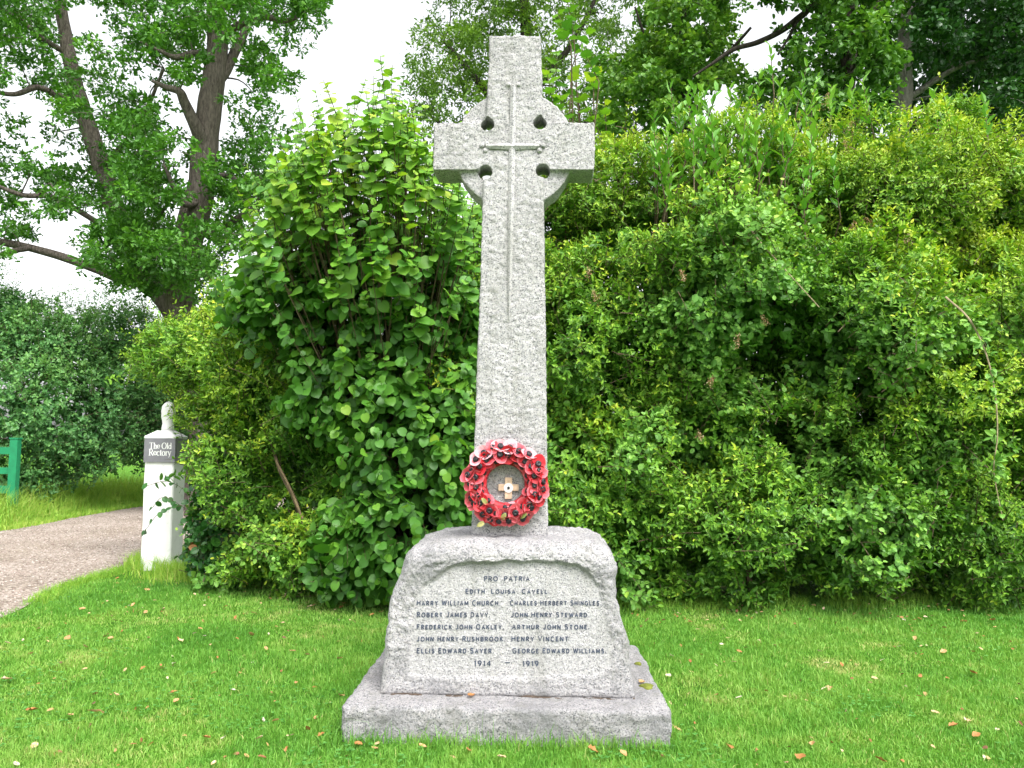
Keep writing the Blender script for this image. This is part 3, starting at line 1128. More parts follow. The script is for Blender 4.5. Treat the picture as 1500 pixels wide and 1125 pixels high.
def knob(x, z, r, h):
    an = np.linspace(0, 2 * math.pi, 20, endpoint=False)
    y = sf(z)
    V = [[x, y - h, z]]
    for f, hh in ((.55, .9), (.9, .5), (1, -.4)):
        V += [[x + r * f * math.cos(a), y - h * hh, z + r * f * math.sin(a)] for a in an]
    j = np.arange(20)
    jn = (j + 1) % 20
    mb.add(V, [np.stack([np.zeros(20, int), 1 + jn, 1 + j], 1), np.concatenate([np.stack([1 + 20 * k + j, 1 + 20 * k + jn, 21 + 20 * k + jn, 21 + 20 * k + j], 1) for k in (0, 1)])])


for x, z in ((gl[0] - .022, gl[2] + .006), (gl[0] - .002, gl[2] - .022), (gl[0] + .004, gl[2] + .014), (gr[0] + .022, gr[2] + .006), (gr[0] + .002, gr[2] - .022), (gr[0] - .004, gr[2] + .014)):
    knob(x, z, .014, .010)
for dx in (-.026, .026):
    knob(pt[0] + dx, pt[2] + .008, .013, .011)
bmx = mb.mesh('carved_sword')
bb = bmesh.new()
bb.from_mesh(bmx)
bmesh.ops.recalc_face_normals(bb, faces=bb.faces)
bb.to_mesh(bmx)
bb.free()
link('carved_sword', bmx, M['sword'], mem)

# ================================================================= POPPY WREATH
petal_m = leaf_mat('poppy_petal', [(0, (0.36, 0.010, 0.016)), (0.4, (0.55, 0.018, 0.030)), (0.7, (0.62, 0.10, 0.13)), (1, (0.78, 0.42, 0.46))], 0.55, 0.12, 0.35, 1.0)
black_m = plain('poppy_centre', (0.012, 0.012, 0.016), 0.4, 0.4)
wl_m = leaf_mat('wreath_leaf', [(0, (0.10, 0.17, 0.03)), (1, (0.30, 0.28, 0.10))], .5, .1, .3)
wbase_m = plain('wreath_base', (0.30, 0.012, 0.02), .5, .3)
wl = loc(741, 708, SY)
wworld = MM @ Vector((wl[0], SY - .038, wl[2]))
wreath = empty('poppy_wreath', wworld, (math.radians(-3), 0, MROT))
wreath.scale = (.97, .97, .97)
tag(wreath, 'round wreath of red paper poppies leaning on the foot of the cross shaft', 'wreath')
mb = MB()
an = np.linspace(0, 2 * math.pi, 48, endpoint=False)
RM, RT = .150, .040
ring = np.stack([RM * np.cos(an), np.zeros(48), RM * np.sin(an)], 1)
Vt = []
for k in range(12):
    b = 2 * math.pi * k / 12
    rr_ = RM + (RT + .008) * math.cos(b)
    Vt.append(np.stack([rr_ * np.cos(an), np.full(48, -.022 * math.sin(b)), rr_ * np.sin(an)], 1))
Vt = np.concatenate(Vt)
i = np.arange(12)[:, None]
j = np.arange(48)[None]
mb.add(Vt, [np.stack([i * 48 + j, i * 48 + (j + 1) % 48, ((i + 1) % 12) * 48 + (j + 1) % 48, ((i + 1) % 12) * 48 + j], -1).reshape(-1, 4)])
mb.build('wreath_base', wbase_m, wreath, True)


def poppy_mesh(seed, fade_sheen):
    r_ = np.random.default_rng(seed)
    mbp = MB()
    for s in (0, 1):           # two broad overlapping petals, cupped
        na, nr = 14, 6
        aa = np.linspace(-1.75, 1.75, na) + (s * math.pi)
        V, tn = [], []
        for q in range(nr):
            f = q / (nr - 1)
            for k, a in enumerate(aa):
                lobe_ = (1 - .30 * abs((k / (na - 1)) * 2 - 1) ** 3) * (1 + .10 * math.cos(3 * (a - s * math.pi)))
                R = (.006 + .043 * f) * lobe_
                hgt = .004 + .015 * f ** 1.7 + .005 * s + .004 * f * math.sin(2.6 * a + seed) + .002 * f * r_.normal()
                V.append([R * math.cos(a), R * math.sin(a), hgt])
                tn.append(fade_sheen + .22 * f ** 3 + .04 * r_.normal())
        F = [[q * na + k, q * na + k + 1, (q + 1) * na + k + 1, (q + 1) * na + k] for q in range(nr - 1) for k in range(na - 1)]
        mbp.add(V, [F], np.clip(tn, 0, 1))
    return mbp.mesh('poppy', True)


def button_mesh():
    mbp = MB()
    an = np.linspace(0, 2 * math.pi, 16, endpoint=False)
    V = []
    for f, h in ((.7, .004), (1, .018), (.85, .025), (.35, .026), (.2, .023)):
        V += [[.018 * f * math.cos(a), .018 * f * math.sin(a), h] for a in an]
    V.append([0, 0, .023])
    j = np.arange(16)
    jn = (j + 1) % 16
    mbp.add(V, [np.concatenate([np.stack([16 * k + j, 16 * k + jn, 16 * k + 16 + jn, 16 * k + 16 + j], 1) for k in range(4)]), np.stack([64 + j, 64 + jn, np.full(16, 80)], 1)])
    return mbp.mesh('poppy_centre', True)


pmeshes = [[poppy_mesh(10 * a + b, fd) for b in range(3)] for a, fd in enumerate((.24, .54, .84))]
for row in pmeshes:
    for m_ in row:
        m_.materials.append(petal_m)
bmesh_ = button_mesh()
bmesh_.materials.append(black_m)
wr_ = np.random.default_rng(4)
for ringR, cnt, tilt, ph0 in ((.190, 24, 42, .1), (.160, 21, 8, .25), (.138, 16, -58, .0)):
    for k in range(cnt):
        a = ph0 + 2 * math.pi * k / cnt + wr_.normal() * .05
        R = ringR + wr_.normal() * .004
        tl = math.radians(tilt + wr_.normal() * 9)
        nv = Vector((math.cos(a) * math.sin(tl), -math.cos(tl), math.sin(a) * math.sin(tl)))
        base_y = -.020 - .024 * math.cos(math.radians(tilt))
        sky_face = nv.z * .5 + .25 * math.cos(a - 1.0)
        cls = 2 if (sky_face > .25 and wr_.random() < .5) else (0 if wr_.random() < .45 else 1)  # palest petals face up and right: real fading plus sky sheen put into the colour
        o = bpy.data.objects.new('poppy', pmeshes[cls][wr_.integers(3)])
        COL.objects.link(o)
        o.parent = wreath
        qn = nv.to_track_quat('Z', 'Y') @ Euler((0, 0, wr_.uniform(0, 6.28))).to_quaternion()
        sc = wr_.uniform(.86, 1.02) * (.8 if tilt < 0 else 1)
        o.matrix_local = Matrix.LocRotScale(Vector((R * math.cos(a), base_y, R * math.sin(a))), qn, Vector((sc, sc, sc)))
        c = bpy.data.objects.new('centre_button', bmesh_)
        COL.objects.link(c)
        c.parent = o
for k, (px, py, an_, tn) in enumerate(((712, 740, 2.2, .6), (735, 763, 1.0, .8), (763, 760, .6, .3), (708, 768, 3.6, .9))):
    lw = loc(px, py, SY - .09)
    fo = Fol()
    p = np.array([[lw[0] - wl[0], -.062, lw[2] - wl[2]]])
    fo.leaves(p, np.array([[math.cos(an_), -.35, math.sin(an_)]]), np.array([[.2, -1, .3]]), .042, .024, T_RND, tn)
    fo.build('leaf', wl_m, wreath)

# small wooden remembrance cross fixed inside the wreath
wood_m = plain('bare_wood', (0.60, 0.44, 0.31), .6, .3, .25, 40)
white_m = plain('white_disc', (0.78, 0.77, 0.74), .5, .3)
pc = loc(745, 715, SY - .004)
rc = empty('remembrance_cross', MM @ Vector((pc[0], SY - .006, pc[2])), (0, 0, MROT))
tag(rc, 'tiny bare wood cross with a white disc, in the middle of the poppy wreath', 'wooden cross')
mb = MB()
mb.box((0, -.002, .0), (.037, .010, .112))
me_ = mb.mesh('upright')
mb.box((0, 0, 0), (0, 0, 0))
link('upright', me_, wood_m, rc)
for sx in (-1, 1):
    mb = MB()
    mb.box((sx * .036, -.002, .004), (.034, .009, .034))
    mb.build('cross_arm', wood_m, rc)


def disc(r, y0, y1, n=24):
    mb = MB()
    an = np.linspace(0, 2 * math.pi, n, endpoint=False)
    A = np.stack([r * np.cos(an), np.full(n, y0), r * np.sin(an)], 1)
    B = A.copy()
    B[:, 1] = y1
    j = np.arange(n)
    mb.add(np.concatenate([A, B]), [j[None, ::-1], np.stack([j, (j + 1) % n, n + (j + 1) % n, n + j], 1)])
    return mb


dsk = disc(.025, -.0115, -.006).build('disc', white_m, rc)
dsk.location = (0, 0, .002)
dsk2 = disc(.007, -.016, -.011).build('dark_stud', black_m, dsk)

# ================================================================= GATE POST WITH THE HOUSE SIGN
white = plain('white_paint', (0.80, 0.80, 0.78), .45, .35, .05, 6)
m_, nt_, b_ = new_mat('old_white_paint')
co_ = objco(nt_)
f_ = noise(nt_, co_, 7, 6, .7)
c_ = ramp(nt_, [(.30, (0.50, 0.52, 0.46)), (.42, (0.78, 0.78, 0.76)), (.6, (0.82, 0.82, 0.80))], f_)
nt_.links.new(c_, b_.inputs['Base Color'])
b_.inputs['Roughness'].default_value = .5
bump(nt_, b_, f_, .2, .01)
post_white = m_
slate = plain('slate_grey', (0.17, 0.17, 0.185), .5, .35, .12, 14)
pb = gnd(227, 838)
PY = pb[1]
post = empty('gate_post', (pb[0], PY, 0))
tag(post, 'white wooden gate post with a rounded finial and a grey house name sign', 'gate post')
x0b, x1b = at(205, 836, PY)[0] - pb[0], at(249, 836, PY)[0] - pb[0]
x0t, x1t = at(213, 642, PY)[0] - pb[0], at(256, 642, PY)[0] - pb[0]
zt_ = at(233, 642, PY)[2]
PD = .31
prof = [(0, -.05, 1.0), (0, 0, 1.0), (0, .12, 1.0), (0, zt_ - .02, 1.0), (0, zt_, .97)]
mb = MB()


def post_ring(z, s=1.0, grow=0.0):
    t = z / zt_
    a, b = x0b + (x0t - x0b) * t, x1b + (x1t - x1b) * t
    c, h = (a + b) / 2, (b - a) / 2 * s + grow
    c2, h2 = PD / 2, PD / 2 * s + grow
    e = .012
    out = []
    for sx, sy in ((-1, -1), (1, -1), (1, 1), (-1, 1)):
        pts = [(sx * h - sx * e, sy * h2), (sx * h, sy * h2 - sy * e)]
        if sx * sy > 0:
            pts = [(sx * h - sx * e, sy * h2), (sx * h, sy * h2 - sy * e)] if False else [pts[1], pts[0]]
        out += [[c + u_, c2 + v_, z] for u_, v_ in pts]
    return out


def stack(mb, rings):
    n = len(rings[0])
    V = np.array(rings).reshape(-1, 3)
    k = len(rings)
    F = [[n * a + b, n * a + (b + 1) % n, n * a + n + (b + 1) % n, n * a + n + b] for a in range(k - 1) for b in range(n)]
    mb.add(V, [F, [list(range(n))[::-1]], [list(range(n * k - n, n * k))]])


rz = [-.05] + list(np.linspace(0, zt_, 24))
stack(mb, [post_ring(z, 1.0, .0015 * math.sin(z * 9)) for z in rz])
link('shaft', recalc(mb.mesh('shaft')), post_white, post)
mb = MB()
stack(mb, [post_ring(zt_ + .001, 1, .012), post_ring(zt_ + .022, 1, .012), post_ring(zt_ + .07, .62, 0), post_ring(zt_ + .085, .50, 0)])
link('cap', recalc(mb.mesh('cap')), post_white, post)
fx0, fx1 = at(238, 600, PY + .12)[0] - pb[0], at(257, 600, PY + .12)[0] - pb[0]
fzt = at(247, 588, PY + .12)[2]
mb = MB()
rings = []
fr, fcx = (fx1 - fx0) / 2, (x0t + x1t) / 2 + .012
for z, s in ((zt_ + .07, .95), (zt_ + .12, .9), (zt_ + .16, .8), (zt_ + .19, .86), (zt_ + .23, 1.0), (fzt - .10, 1.06), (fzt - .05, .92), (fzt - .02, .62), (fzt - .004, .3), (fzt, .05)):
    rings.append([[fcx + fr * s * math.cos(a), PD / 2 + fr * s * math.sin(a), z] for a in np.linspace(0, 2 * math.pi, 24, endpoint=False)])
stack(mb, rings)
me = recalc(mb.mesh('finial', True))
smooth_all(me)
link('finial', me, post_white, post)
# front plate with lettering
s_tl, s_br = at(212, 642, PY - .018), at(256, 677.5, PY - .018)
sx0, sx1, sz0, sz1 = s_tl[0] - pb[0], s_br[0] - pb[0], s_br[2], s_tl[2]
mb = MB()
mb.box(((sx0 + sx1) / 2, -.012, (sz0 + sz1) / 2), (sx1 - sx0, .022, sz1 - sz0))
sign = link('name_sign', mb.mesh('name_sign'), slate, post)
mb = MB()
mb.box((x1t + .010, PD / 2, (sz0 + sz1) / 2), (.018, PD - .03, sz1 - sz0))
link('side_plate', mb.mesh('side_plate'), slate, post)
# roman letters drawn stroke by stroke: (polyline, half widths); units: cap height 1, x height .66
TK, TN = .062, .026


def arc(cx_, cz_, rx, rz_, a0, a1, n=16):
    a = np.radians(np.linspace(a0, a1, n))
    return np.stack([cx_ + rx * np.cos(a), cz_ + rz_ * np.sin(a)], 1)


def thick(P, lo=TN, hi=TK):
    T = nrm(np.gradient(np.asarray(P, float), axis=0))
    return lo + (hi - lo) * np.abs(T[:, 1]) ** 1.5


def vs(x, z0, z1):
    return [([(x, z0), (x, z1)], [TK, TK])]


def sf_(x, z, h=.13):
    return [([(x - h, z), (x + h, z)], [.022, .022])]


GL = {
    'T': ([([(0.03, .975), (.63, .975)], [.024, .024]), ([(.045, .98), (.045, .83)], [.02, .015]), ([(.615, .98), (.615, .83)], [.02, .015])] + vs(.33, 0, .97) + sf_(.33, .02, .15), .68),
    'h': (vs(.13, 0, .98) + sf_(.13, .02) + sf_(.08, .965, .08) + [(np.vstack([[(.17, .45)], arc(.30, .43, .13, .21, 150, 0)]), None)] + vs(.43, 0, .44) + sf_(.43, .02), .56),
    'e': ([(np.vstack([[(.06, .36), (.41, .36)], arc(.235, .36, .19, .28, 5, 330, 24)]), 'e')], .47),
    'O': ([(arc(.40, .49, .34, .49, 0, 360, 40), None)], .82),
    'l': (vs(.13, 0, .98) + sf_(.13, .02) + sf_(.08, .965, .08), .27),
    'd': (vs(.42, 0, .98) + sf_(.37, .965, .08) + sf_(.47, .02, .07) + [(arc(.24, .31, .18, .31, 0, 360, 30), None)], .56),
    'R': (vs(.16, 0, .97) + sf_(.16, .02, .15) + sf_(.12, .965, .1) + [(np.vstack([[(.16, .95), (.34, .95)], arc(.36, .72, .20, .23, 90, -90), [(.16, .49)]]), None), ([(.34, .50), (.64, .02)], [TK, TK])] + sf_(.66, .02, .09), .72),
    'c': ([(arc(.25, .32, .20, .31, 45, 320, 26), None), ([(.38, .54), (.40, .50)], [.05, .05])], .46),
    't': (vs(.16, .06, .84) + [([(.02, .64), (.30, .64)], [.022, .022]), (arc(.25, .10, .09, .09, 180, 300, 8), [.04] * 8)], .34),
    'o': ([(arc(.25, .32, .21, .32, 0, 360, 34), None)], .51),
    'r': (vs(.13, 0, .64) + sf_(.13, .02) + sf_(.08, .625, .08) + [(arc(.27, .46, .11, .16, 160, 40, 8), None), ([(.35, .58), (.37, .54)], [.05, .05])], .39),
    'y': ([([(.09, .63), (.27, .03)], [TK, TK]), ([(.44, .63), (.22, -.16), (.10, -.22)], [TN, TN, .04])] + sf_(.08, .64, .08) + sf_(.43, .64, .08), .50),
}


def roman(word, x, z, cap, y, mb):
    for ch in word:
        st, adv = GL[ch]
        for P, hw in st:
            P = np.asarray(P, float)
            if hw is None:
                hw = thick(P)
            elif isinstance(hw, str):
                hw = thick(P)
                hw[:2] = .022
            T = nrm(np.gradient(P, axis=0))
            Q = np.stack([-T[:, 1], T[:, 0]], 1)
            a = P + Q * np.asarray(hw)[:, None]
            b = P - Q * np.asarray(hw)[:, None]
            V = []
            for u_ in (a, b):
                V.append(np.stack([x + u_[:, 0] * cap, np.full(len(u_), y), z + u_[:, 1] * cap], 1))
            n = len(P)
            k = np.arange(n - 1)
            V = np.concatenate(V)
            V[:, 1] -= .00015 * (len(mb.F) % 6)
            mb.add(V, [np.stack([k, n + k, n + k + 1, k + 1], 1)])
        x += adv * cap
    return x


def word_w(w_):
    return sum(GL[c][1] for c in w_)


mb = MB()
for text, xa, xb, yb_, capx in (('The|Old', 218.5, 251.5, 657.3, 9.2), ('Rectory', 217.5, 250.5, 667.2, 9.2)):
    pa = at(xa, yb_, PY - .025)
    pe = at(xb, yb_, PY - .025)
    cap = capx * PY / FPX
    words = text.split('|')
    tot = sum(word_w(w_) for w_ in words) + .28 * (len(words) - 1)
    cap_fit = (pe[0] - pa[0]) / tot
    mbl = MB()
    x = pa[0] - pb[0]
    for w_ in words:
        x = roman(w_, x, pa[2], cap_fit, -.0245, mb) + .28 * cap_fit
me = mb.mesh('lettering')
bb = bmesh.new()
bb.from_mesh(me)
ex = bmesh.ops.extrude_face_region(bb, geom=bb.faces[:])
bmesh.ops.translate(bb, verts=[g for g in ex['geom'] if isinstance(g, bmesh.types.BMVert)], vec=(0, .0025, 0))
bmesh.ops.recalc_face_normals(bb, faces=bb.faces)
bb.to_mesh(me)
bb.free()
link('lettering', me, plain('sign_white', (.8, .8, .78), .5, .3), sign)
# dark hinge strap down the far edge of the post
mb = MB()
mb.box((x0t - .02, PD * .5, .78), (.035, .05, 1.05))
link('hinge_bar', mb.mesh('hinge_bar'), plain('hinge_iron', (.05, .06, .07), .6, .3), post)

# ================================================================= GREEN FIELD GATE
gm = plain('green_paint', (0.012, 0.20, 0.085), .45, .4, .15, 10)
gb = gnd(16, 765)
GY = gb[1]
gate = empty('field_gate', (gb[0], GY, 0))
tag(gate, 'green painted wooden five bar gate standing open beside the gravel drive', 'gate')
k_ = GY / FPX


def gx_(px):
    return at(px, 700, GY)[0] - gb[0]


def gz_(py):
    return at(16, py, GY)[2]


mb = MB()
mb.box(((gx_(11) + gx_(22.5)) / 2, .06, (gz_(764) + gz_(643)) / 2), (gx_(22.5) - gx_(11), .11, gz_(643) - gz_(764)))
mb.box(((gx_(11) + gx_(22.5)) / 2, .06, gz_(643) + .012), (gx_(22.5) - gx_(11) + .02, .13, .022))
mb.build('closing_stile', gm, gate)
for a, b in ((655, 665.5), (685, 694.5), (712, 723), (739, 749)):
    mb = MB()
    mb.box((gx_(11) - 1.5, .06, (gz_(a) + gz_(b)) / 2), (2.98, .05, gz_(a) - gz_(b)))
    mb.build('rail', gm, gate)
mb = MB()
mb.tube([(gx_(14), .095, gz_(757)), (gx_(11) - 2.9, .095, gz_(656))], .045, 4)
mb.build('brace', gm, gate)
mb = MB()
mb.box((gx_(11) - 3.05, .06, .68), (.12, .11, 1.42))
mb.build('hanging_stile', gm, gate)

# ================================================================= SHRUBS
def hollow(px, py, dep, rpx, rd=.6):
    r_ = rpx * dep / FPX
    return (at(px, py, dep), np.array([r_, rd, r_]))


KINDS = {  # leaf length, width, template, material slot, tint, leaves per shoot, shoot length
    'privet': (.066, .032, T_HEX, 0, .36, 12, .28),
    'yellow': (.057, .027, T_HEX, 1, .36, 14, .32),
    'round': (.066, .053, T_HEX, 2, .42, 9, .25),
}
SLOTS = ['privet', 'yellowp', 'roundl']


def bush(name, label, cat, lobes, dens, hollows=(), seed=0, group=None, trunks=None, scale=1.0, mats=None, extra=None, fill=1.0, tshift=0.0):
    root = empty(name, (lobes[0]['c'][0], lobes[0]['c'][1], 0))
    tag(root, label, cat, group)
    off = np.array([lobes[0]['c'][0], lobes[0]['c'][1], 0])
    fo = Fol()
    tw = MB()
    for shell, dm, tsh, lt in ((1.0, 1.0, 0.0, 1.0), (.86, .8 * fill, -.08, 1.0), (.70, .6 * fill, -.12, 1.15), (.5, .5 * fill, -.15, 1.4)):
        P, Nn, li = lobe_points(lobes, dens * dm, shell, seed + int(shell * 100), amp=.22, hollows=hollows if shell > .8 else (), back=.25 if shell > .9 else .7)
        kinds = np.array([lobes[a].get('kind', 'privet') for a in li])
        mixk = np.array([lobes[a].get('mix', '') for a in li])
        fm = fbm(P * 1.3, 2, seed + 77)
        kinds = np.where((mixk != '') & (fm > .12), mixk, kinds)
        if shell < .9:
            kinds = np.where(kinds == 'yellow', 'privet', kinds)
        patch = fbm(P * 1.1, 3, seed + 5)
        clump = fbm(P * 3.2, 2, seed + 6)
        dip = np.clip(-clump - .08, 0, 1) + .9 * np.clip(-fbm(P * 1.7, 2, seed + 8) - .12, 0, 1)
        for kd in set(kinds):
            L, W, tm, sl, tn, mleaf, sl_len = KINDS[kd]
            s_ = kinds == kd
            n = s_.sum()
            ln = sl_len * rng.uniform(.6, 1.5, n)
            if shell == 1.0:
                ln = np.where((rng.random(n) < .10) & (Nn[s_][:, 2] > .1), ln * 1.9, ln)
            dr = nrm(Nn[s_] * .75 + np.array([0, 0, .35]) + rng.normal(0, .42, (n, 3)))
            base = P[s_] - dr * np.minimum(ln, sl_len * 1.5)[:, None] * .75 - Nn[s_] * (dip[s_] * 1.1)[:, None] + Nn[s_] * (np.clip(clump[s_], 0, 1) * .26)[:, None]
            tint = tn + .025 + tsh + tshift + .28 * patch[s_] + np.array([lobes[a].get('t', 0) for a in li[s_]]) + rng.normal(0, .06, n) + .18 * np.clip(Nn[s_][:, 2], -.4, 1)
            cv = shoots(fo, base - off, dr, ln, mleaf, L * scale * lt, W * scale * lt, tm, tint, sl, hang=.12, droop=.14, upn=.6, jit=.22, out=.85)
            if shell == 1.0:
                pick = rng.random(n) < .5
                twigs(tw, cv[pick], .0045, .0015)
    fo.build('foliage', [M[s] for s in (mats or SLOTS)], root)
    # stems rising inside
    if trunks:
        for (px, py, dep, pts) in trunks:
            g0 = gnd(px, py)
            c = spline([g0] + [at(*q) for q in pts], 14) - off
            tw.tube(c, np.linspace(.03, .008, 14), 6)
    if tw.n:
        tw.build('branches', M['twig'], root)
    return root, off


# ---- the tall mixed hedge right of the cross
HR = [
    lobe(890, 720, 7.4, 135, 175, .9, kind='privet', mix='round', t=.02),
    lobe(1060, 770, 7.5, 150, 150, 1.0, kind='privet', t=.0),
    lobe(1240, 740, 7.4, 150, 170, 1.0, kind='privet', mix='round', t=-.02),
    lobe(1400, 760, 7.7, 140, 160, 1.0, kind='privet', mix='yellow', t=-.02),
    lobe(1540, 760, 8.0, 130, 170, 1.1, kind='yellow', mix='privet', t=.02),
    lobe(870, 500, 7.7, 130, 170, 1.0, kind='privet', mix='yellow', t=.0),
    lobe(1040, 430, 7.5, 170, 150, 1.2, kind='round', mix='privet', t=.08),
    lobe(1030, 600, 7.7, 130, 120, 1.0, kind='round', mix='privet', t=.0),
    lobe(1250, 470, 7.5, 160, 150, 1.1, kind='privet', mix='round', t=.06),
    lobe(1340, 590, 7.5, 140, 130, 1.0, kind='privet', mix='yellow', t=0),
    lobe(1460, 520, 7.6, 150, 180, 1.1, kind='yellow', mix='round', t=.05),
    lobe(900, 330, 8.4, 120, 120, 1.1, kind='yellow', mix='privet', t=.02),
    lobe(1080, 300, 8.4, 170, 110, 1.3, kind='yellow', mix='round', t=.12),
    lobe(1270, 300, 8.4, 160, 115, 1.3, kind='yellow', mix='privet', t=.12),
    lobe(1420, 300, 8.6, 165, 100, 1.3, kind='yellow', mix='privet', t=.14),
    lobe(1388, 200, 9.2, 36, 62, .5, kind='yellow', t=.06),
    lobe(1600, 460, 8.6, 160, 230, 1.3, kind='yellow', mix='privet', t=.02),
]
HOL = [hollow(1180, 500, 6.6, 85, .9), hollow(1120, 545, 6.7, 55, .8), hollow(860, 650, 6.5, 55, .7), hollow(1040, 660, 6.6, 50, .7), hollow(1250, 650, 6.5, 50, .6),
       hollow(1200, 320, 7.3, 35, .6), hollow(1010, 860, 6.5, 70, .5), hollow(1180, 860, 6.6, 80, .5), hollow(880, 380, 7.2, 40, .6), hollow(1300, 380, 6.8, 38, .6), hollow(1440, 380, 7.0, 40, .6)]
HR += [lobe(950, 640, 8.5, 150, 200, .7, kind='privet', t=-.1), lobe(1150, 620, 8.5, 150, 230, .7, kind='privet', t=-.1), lobe(1350, 620, 8.6, 160, 230, .7, kind='privet', t=-.1), lobe(1520, 640, 8.8, 130, 220, .7, kind='privet', t=-.1), lobe(1120, 440, 8.8, 260, 150, .7, kind='privet', t=-.1)]
hedge, hoff = bush('privet_hedge', 'tall overgrown mixed hedge of small leaves right of the stone cross', 'hedge', HR, 150, HOL, 3,
                   trunks=[(900, 880, 7, [(890, 700, 7.6), (850, 400, 8), (840, 250, 8.4)]), (1100, 885, 7, [(1090, 700, 7.8), (1120, 450, 8.2), (1100, 250, 8.7)]), (1300, 885, 7, [(1290, 700, 7.8), (1320, 480, 8.1), (1330, 250, 8.8)])])

# dried flower heads standing on the hedge
for px, py, dep, sz in ((957, 358, 6.9, .17), (873, 436, 6.6, .10), (862, 400, 6.8, .08), (1000, 405, 6.4, .08), (1080, 500, 6.4, .09), (1275, 326, 7.1, .10), (1250, 333, 7.1, .08), (1330, 350, 6.9, .08),
                        (965, 210, 7.6, .15), (1065, 205, 7.5, .16), (1100, 215, 7.5, .12), (1210, 150, 8.0, .15), (1245, 192, 7.7, .16), (1150, 232, 7.4, .10), (1040, 560, 6.5, .08), (1240, 215, 7.6, .12), (1120, 470, 6.4, .07), (1025, 640, 6.5, .07)):
    n = 90
    c = at(px, py, dep)
    t = rng.random(n)
    ax = nrm(np.array([rng.normal() * .5, -.4, 1.0]))
    P = c + ax * ((t - .4) * sz)[:, None] + rng.normal(0, 1, (n, 3)) * ((1 - t) * .16 * sz + .006)[:, None]
    fo = Fol()
    fo.leaves(P - hoff, rng.normal(0, 1, (n, 3)), rng.normal(0, 1, (n, 3)), .014, .009, T_HEX, rng.random(n))
    fo.build('flower_head', M['seed'], hedge)

# ---- long arching bramble cane on the right
def cane(name, label, pts, r0, mat, nleaf, leafL):
    P = spline([at(*q) for q in pts], 40)
    root = empty(name, P[0])
    tag(root, label, 'bramble cane')
    mb = MB()
    mb.tube(P - P[0], np.linspace(r0, r0 * .4, 40), 6)
    mb.build('stem', mat, root)
    fo = Fol()
    k = rng.integers(4, 40, nleaf)
    T = nrm(np.gradient(P, axis=0))[k]
    rd = nrm(rng.normal(0, 1, (nleaf, 3)) + np.array([0, -.5, 0]))
    for q in (-.7, 0, .7):
        D = nrm(rd + T * q)
        fo.leaves(P[k] - P[0] + D * .03, D, nrm(rng.normal(0, .4, (nleaf, 3)) + np.array([0, -.5, 1])), leafL * rng.uniform(.7, 1.2, nleaf), leafL * .62, T_RND, .55 + rng.normal(0, .15, nleaf))
    fo.build('leaves', M['roundl'], root)
    return root


cane('bramble_cane', 'pale arching bare cane hanging down at the right edge of the hedge', [(1385, 435, 6.3), (1420, 468, 6.15), (1445, 520, 6.05), (1458, 580, 6.0), (1461, 640, 6.0), (1456, 690, 6.0), (1469, 762, 6.0)], .008, M['pale_twig'], 26, .06)
cane('bramble_cane', 'thin pale cane slanting down across the middle of the right hedge', [(1090, 320, 6.7), (1110, 350, 6.4), (1150, 395, 6.25), (1200, 450, 6.2)], .008, M['pale_twig'], 8, .045)

# ---- laurel shoots standing above the hedge
LA = empty('laurel_bush', at(1120, 300, 9.2) * np.array([1, 1, 0]))
tag(LA, 'cherry laurel with upright glossy leafy tips rising over the right hedge', 'laurel')
loff = np.array(LA.location)
fo = Fol()
mb = MB()
tips = [(1005, 130), (975, 180), (990, 160), (1020, 165), (1125, 65), (1110, 105), (1095, 130), (1180, 90), (1170, 120), (1195, 110), (1140, 120), (1150, 150), (1260, 115), (1075, 150), (1085, 165), (1060, 170), (1040, 190), (1215, 125), (1365, 130), (1385, 145), (1110, 170), (1130, 190), (1165, 165), (955, 200), (1010, 200), (1190, 160), (1375, 165), (1440, 145), (1225, 165)]
tips = [(a + 3, b + 2) for a, b in tips] + [(rng.uniform(965, 1250), rng.uniform(118, 185)) for _ in range(22)] + [(rng.uniform(955, 1230), rng.uniform(165, 265)) for _ in range(34)]
for px, py in tips:
    dep = rng.uniform(7.8, 8.6) if py < 170 else rng.uniform(6.85, 7.4)
    tip = at(px, py, dep)
    d = nrm(np.array([rng.normal() * .18, rng.normal() * .18 - .1, 1.0]))
    ln = rng.uniform(.45, .7)
    cv = shoots(fo, (tip - d * ln - loff)[None], d[None], ln, 11, .135, .060, T_LONG, rng.uniform(.3, .75), 0, hang=-.35, droop=0, spread=.6, upn=.1, alt=True, tipsmall=.8, jit=.2, tipgain=.2)
    c0_ = cv[0]
    down = c0_[0] + loff
    root_ = np.array([down[0] * .98, 9.2, .9])
    mb.tube(np.vstack([spline([root_ - loff, (root_ * .35 + down * .65) - loff + rng.normal(0, .08, 3), c0_[0]], 6)[:-1], c0_]), np.linspace(.012, .003, 10), 4, cap=False)
fo.build('foliage', M['laurel'], LA)
mb.build('stems', M['twig'], LA)

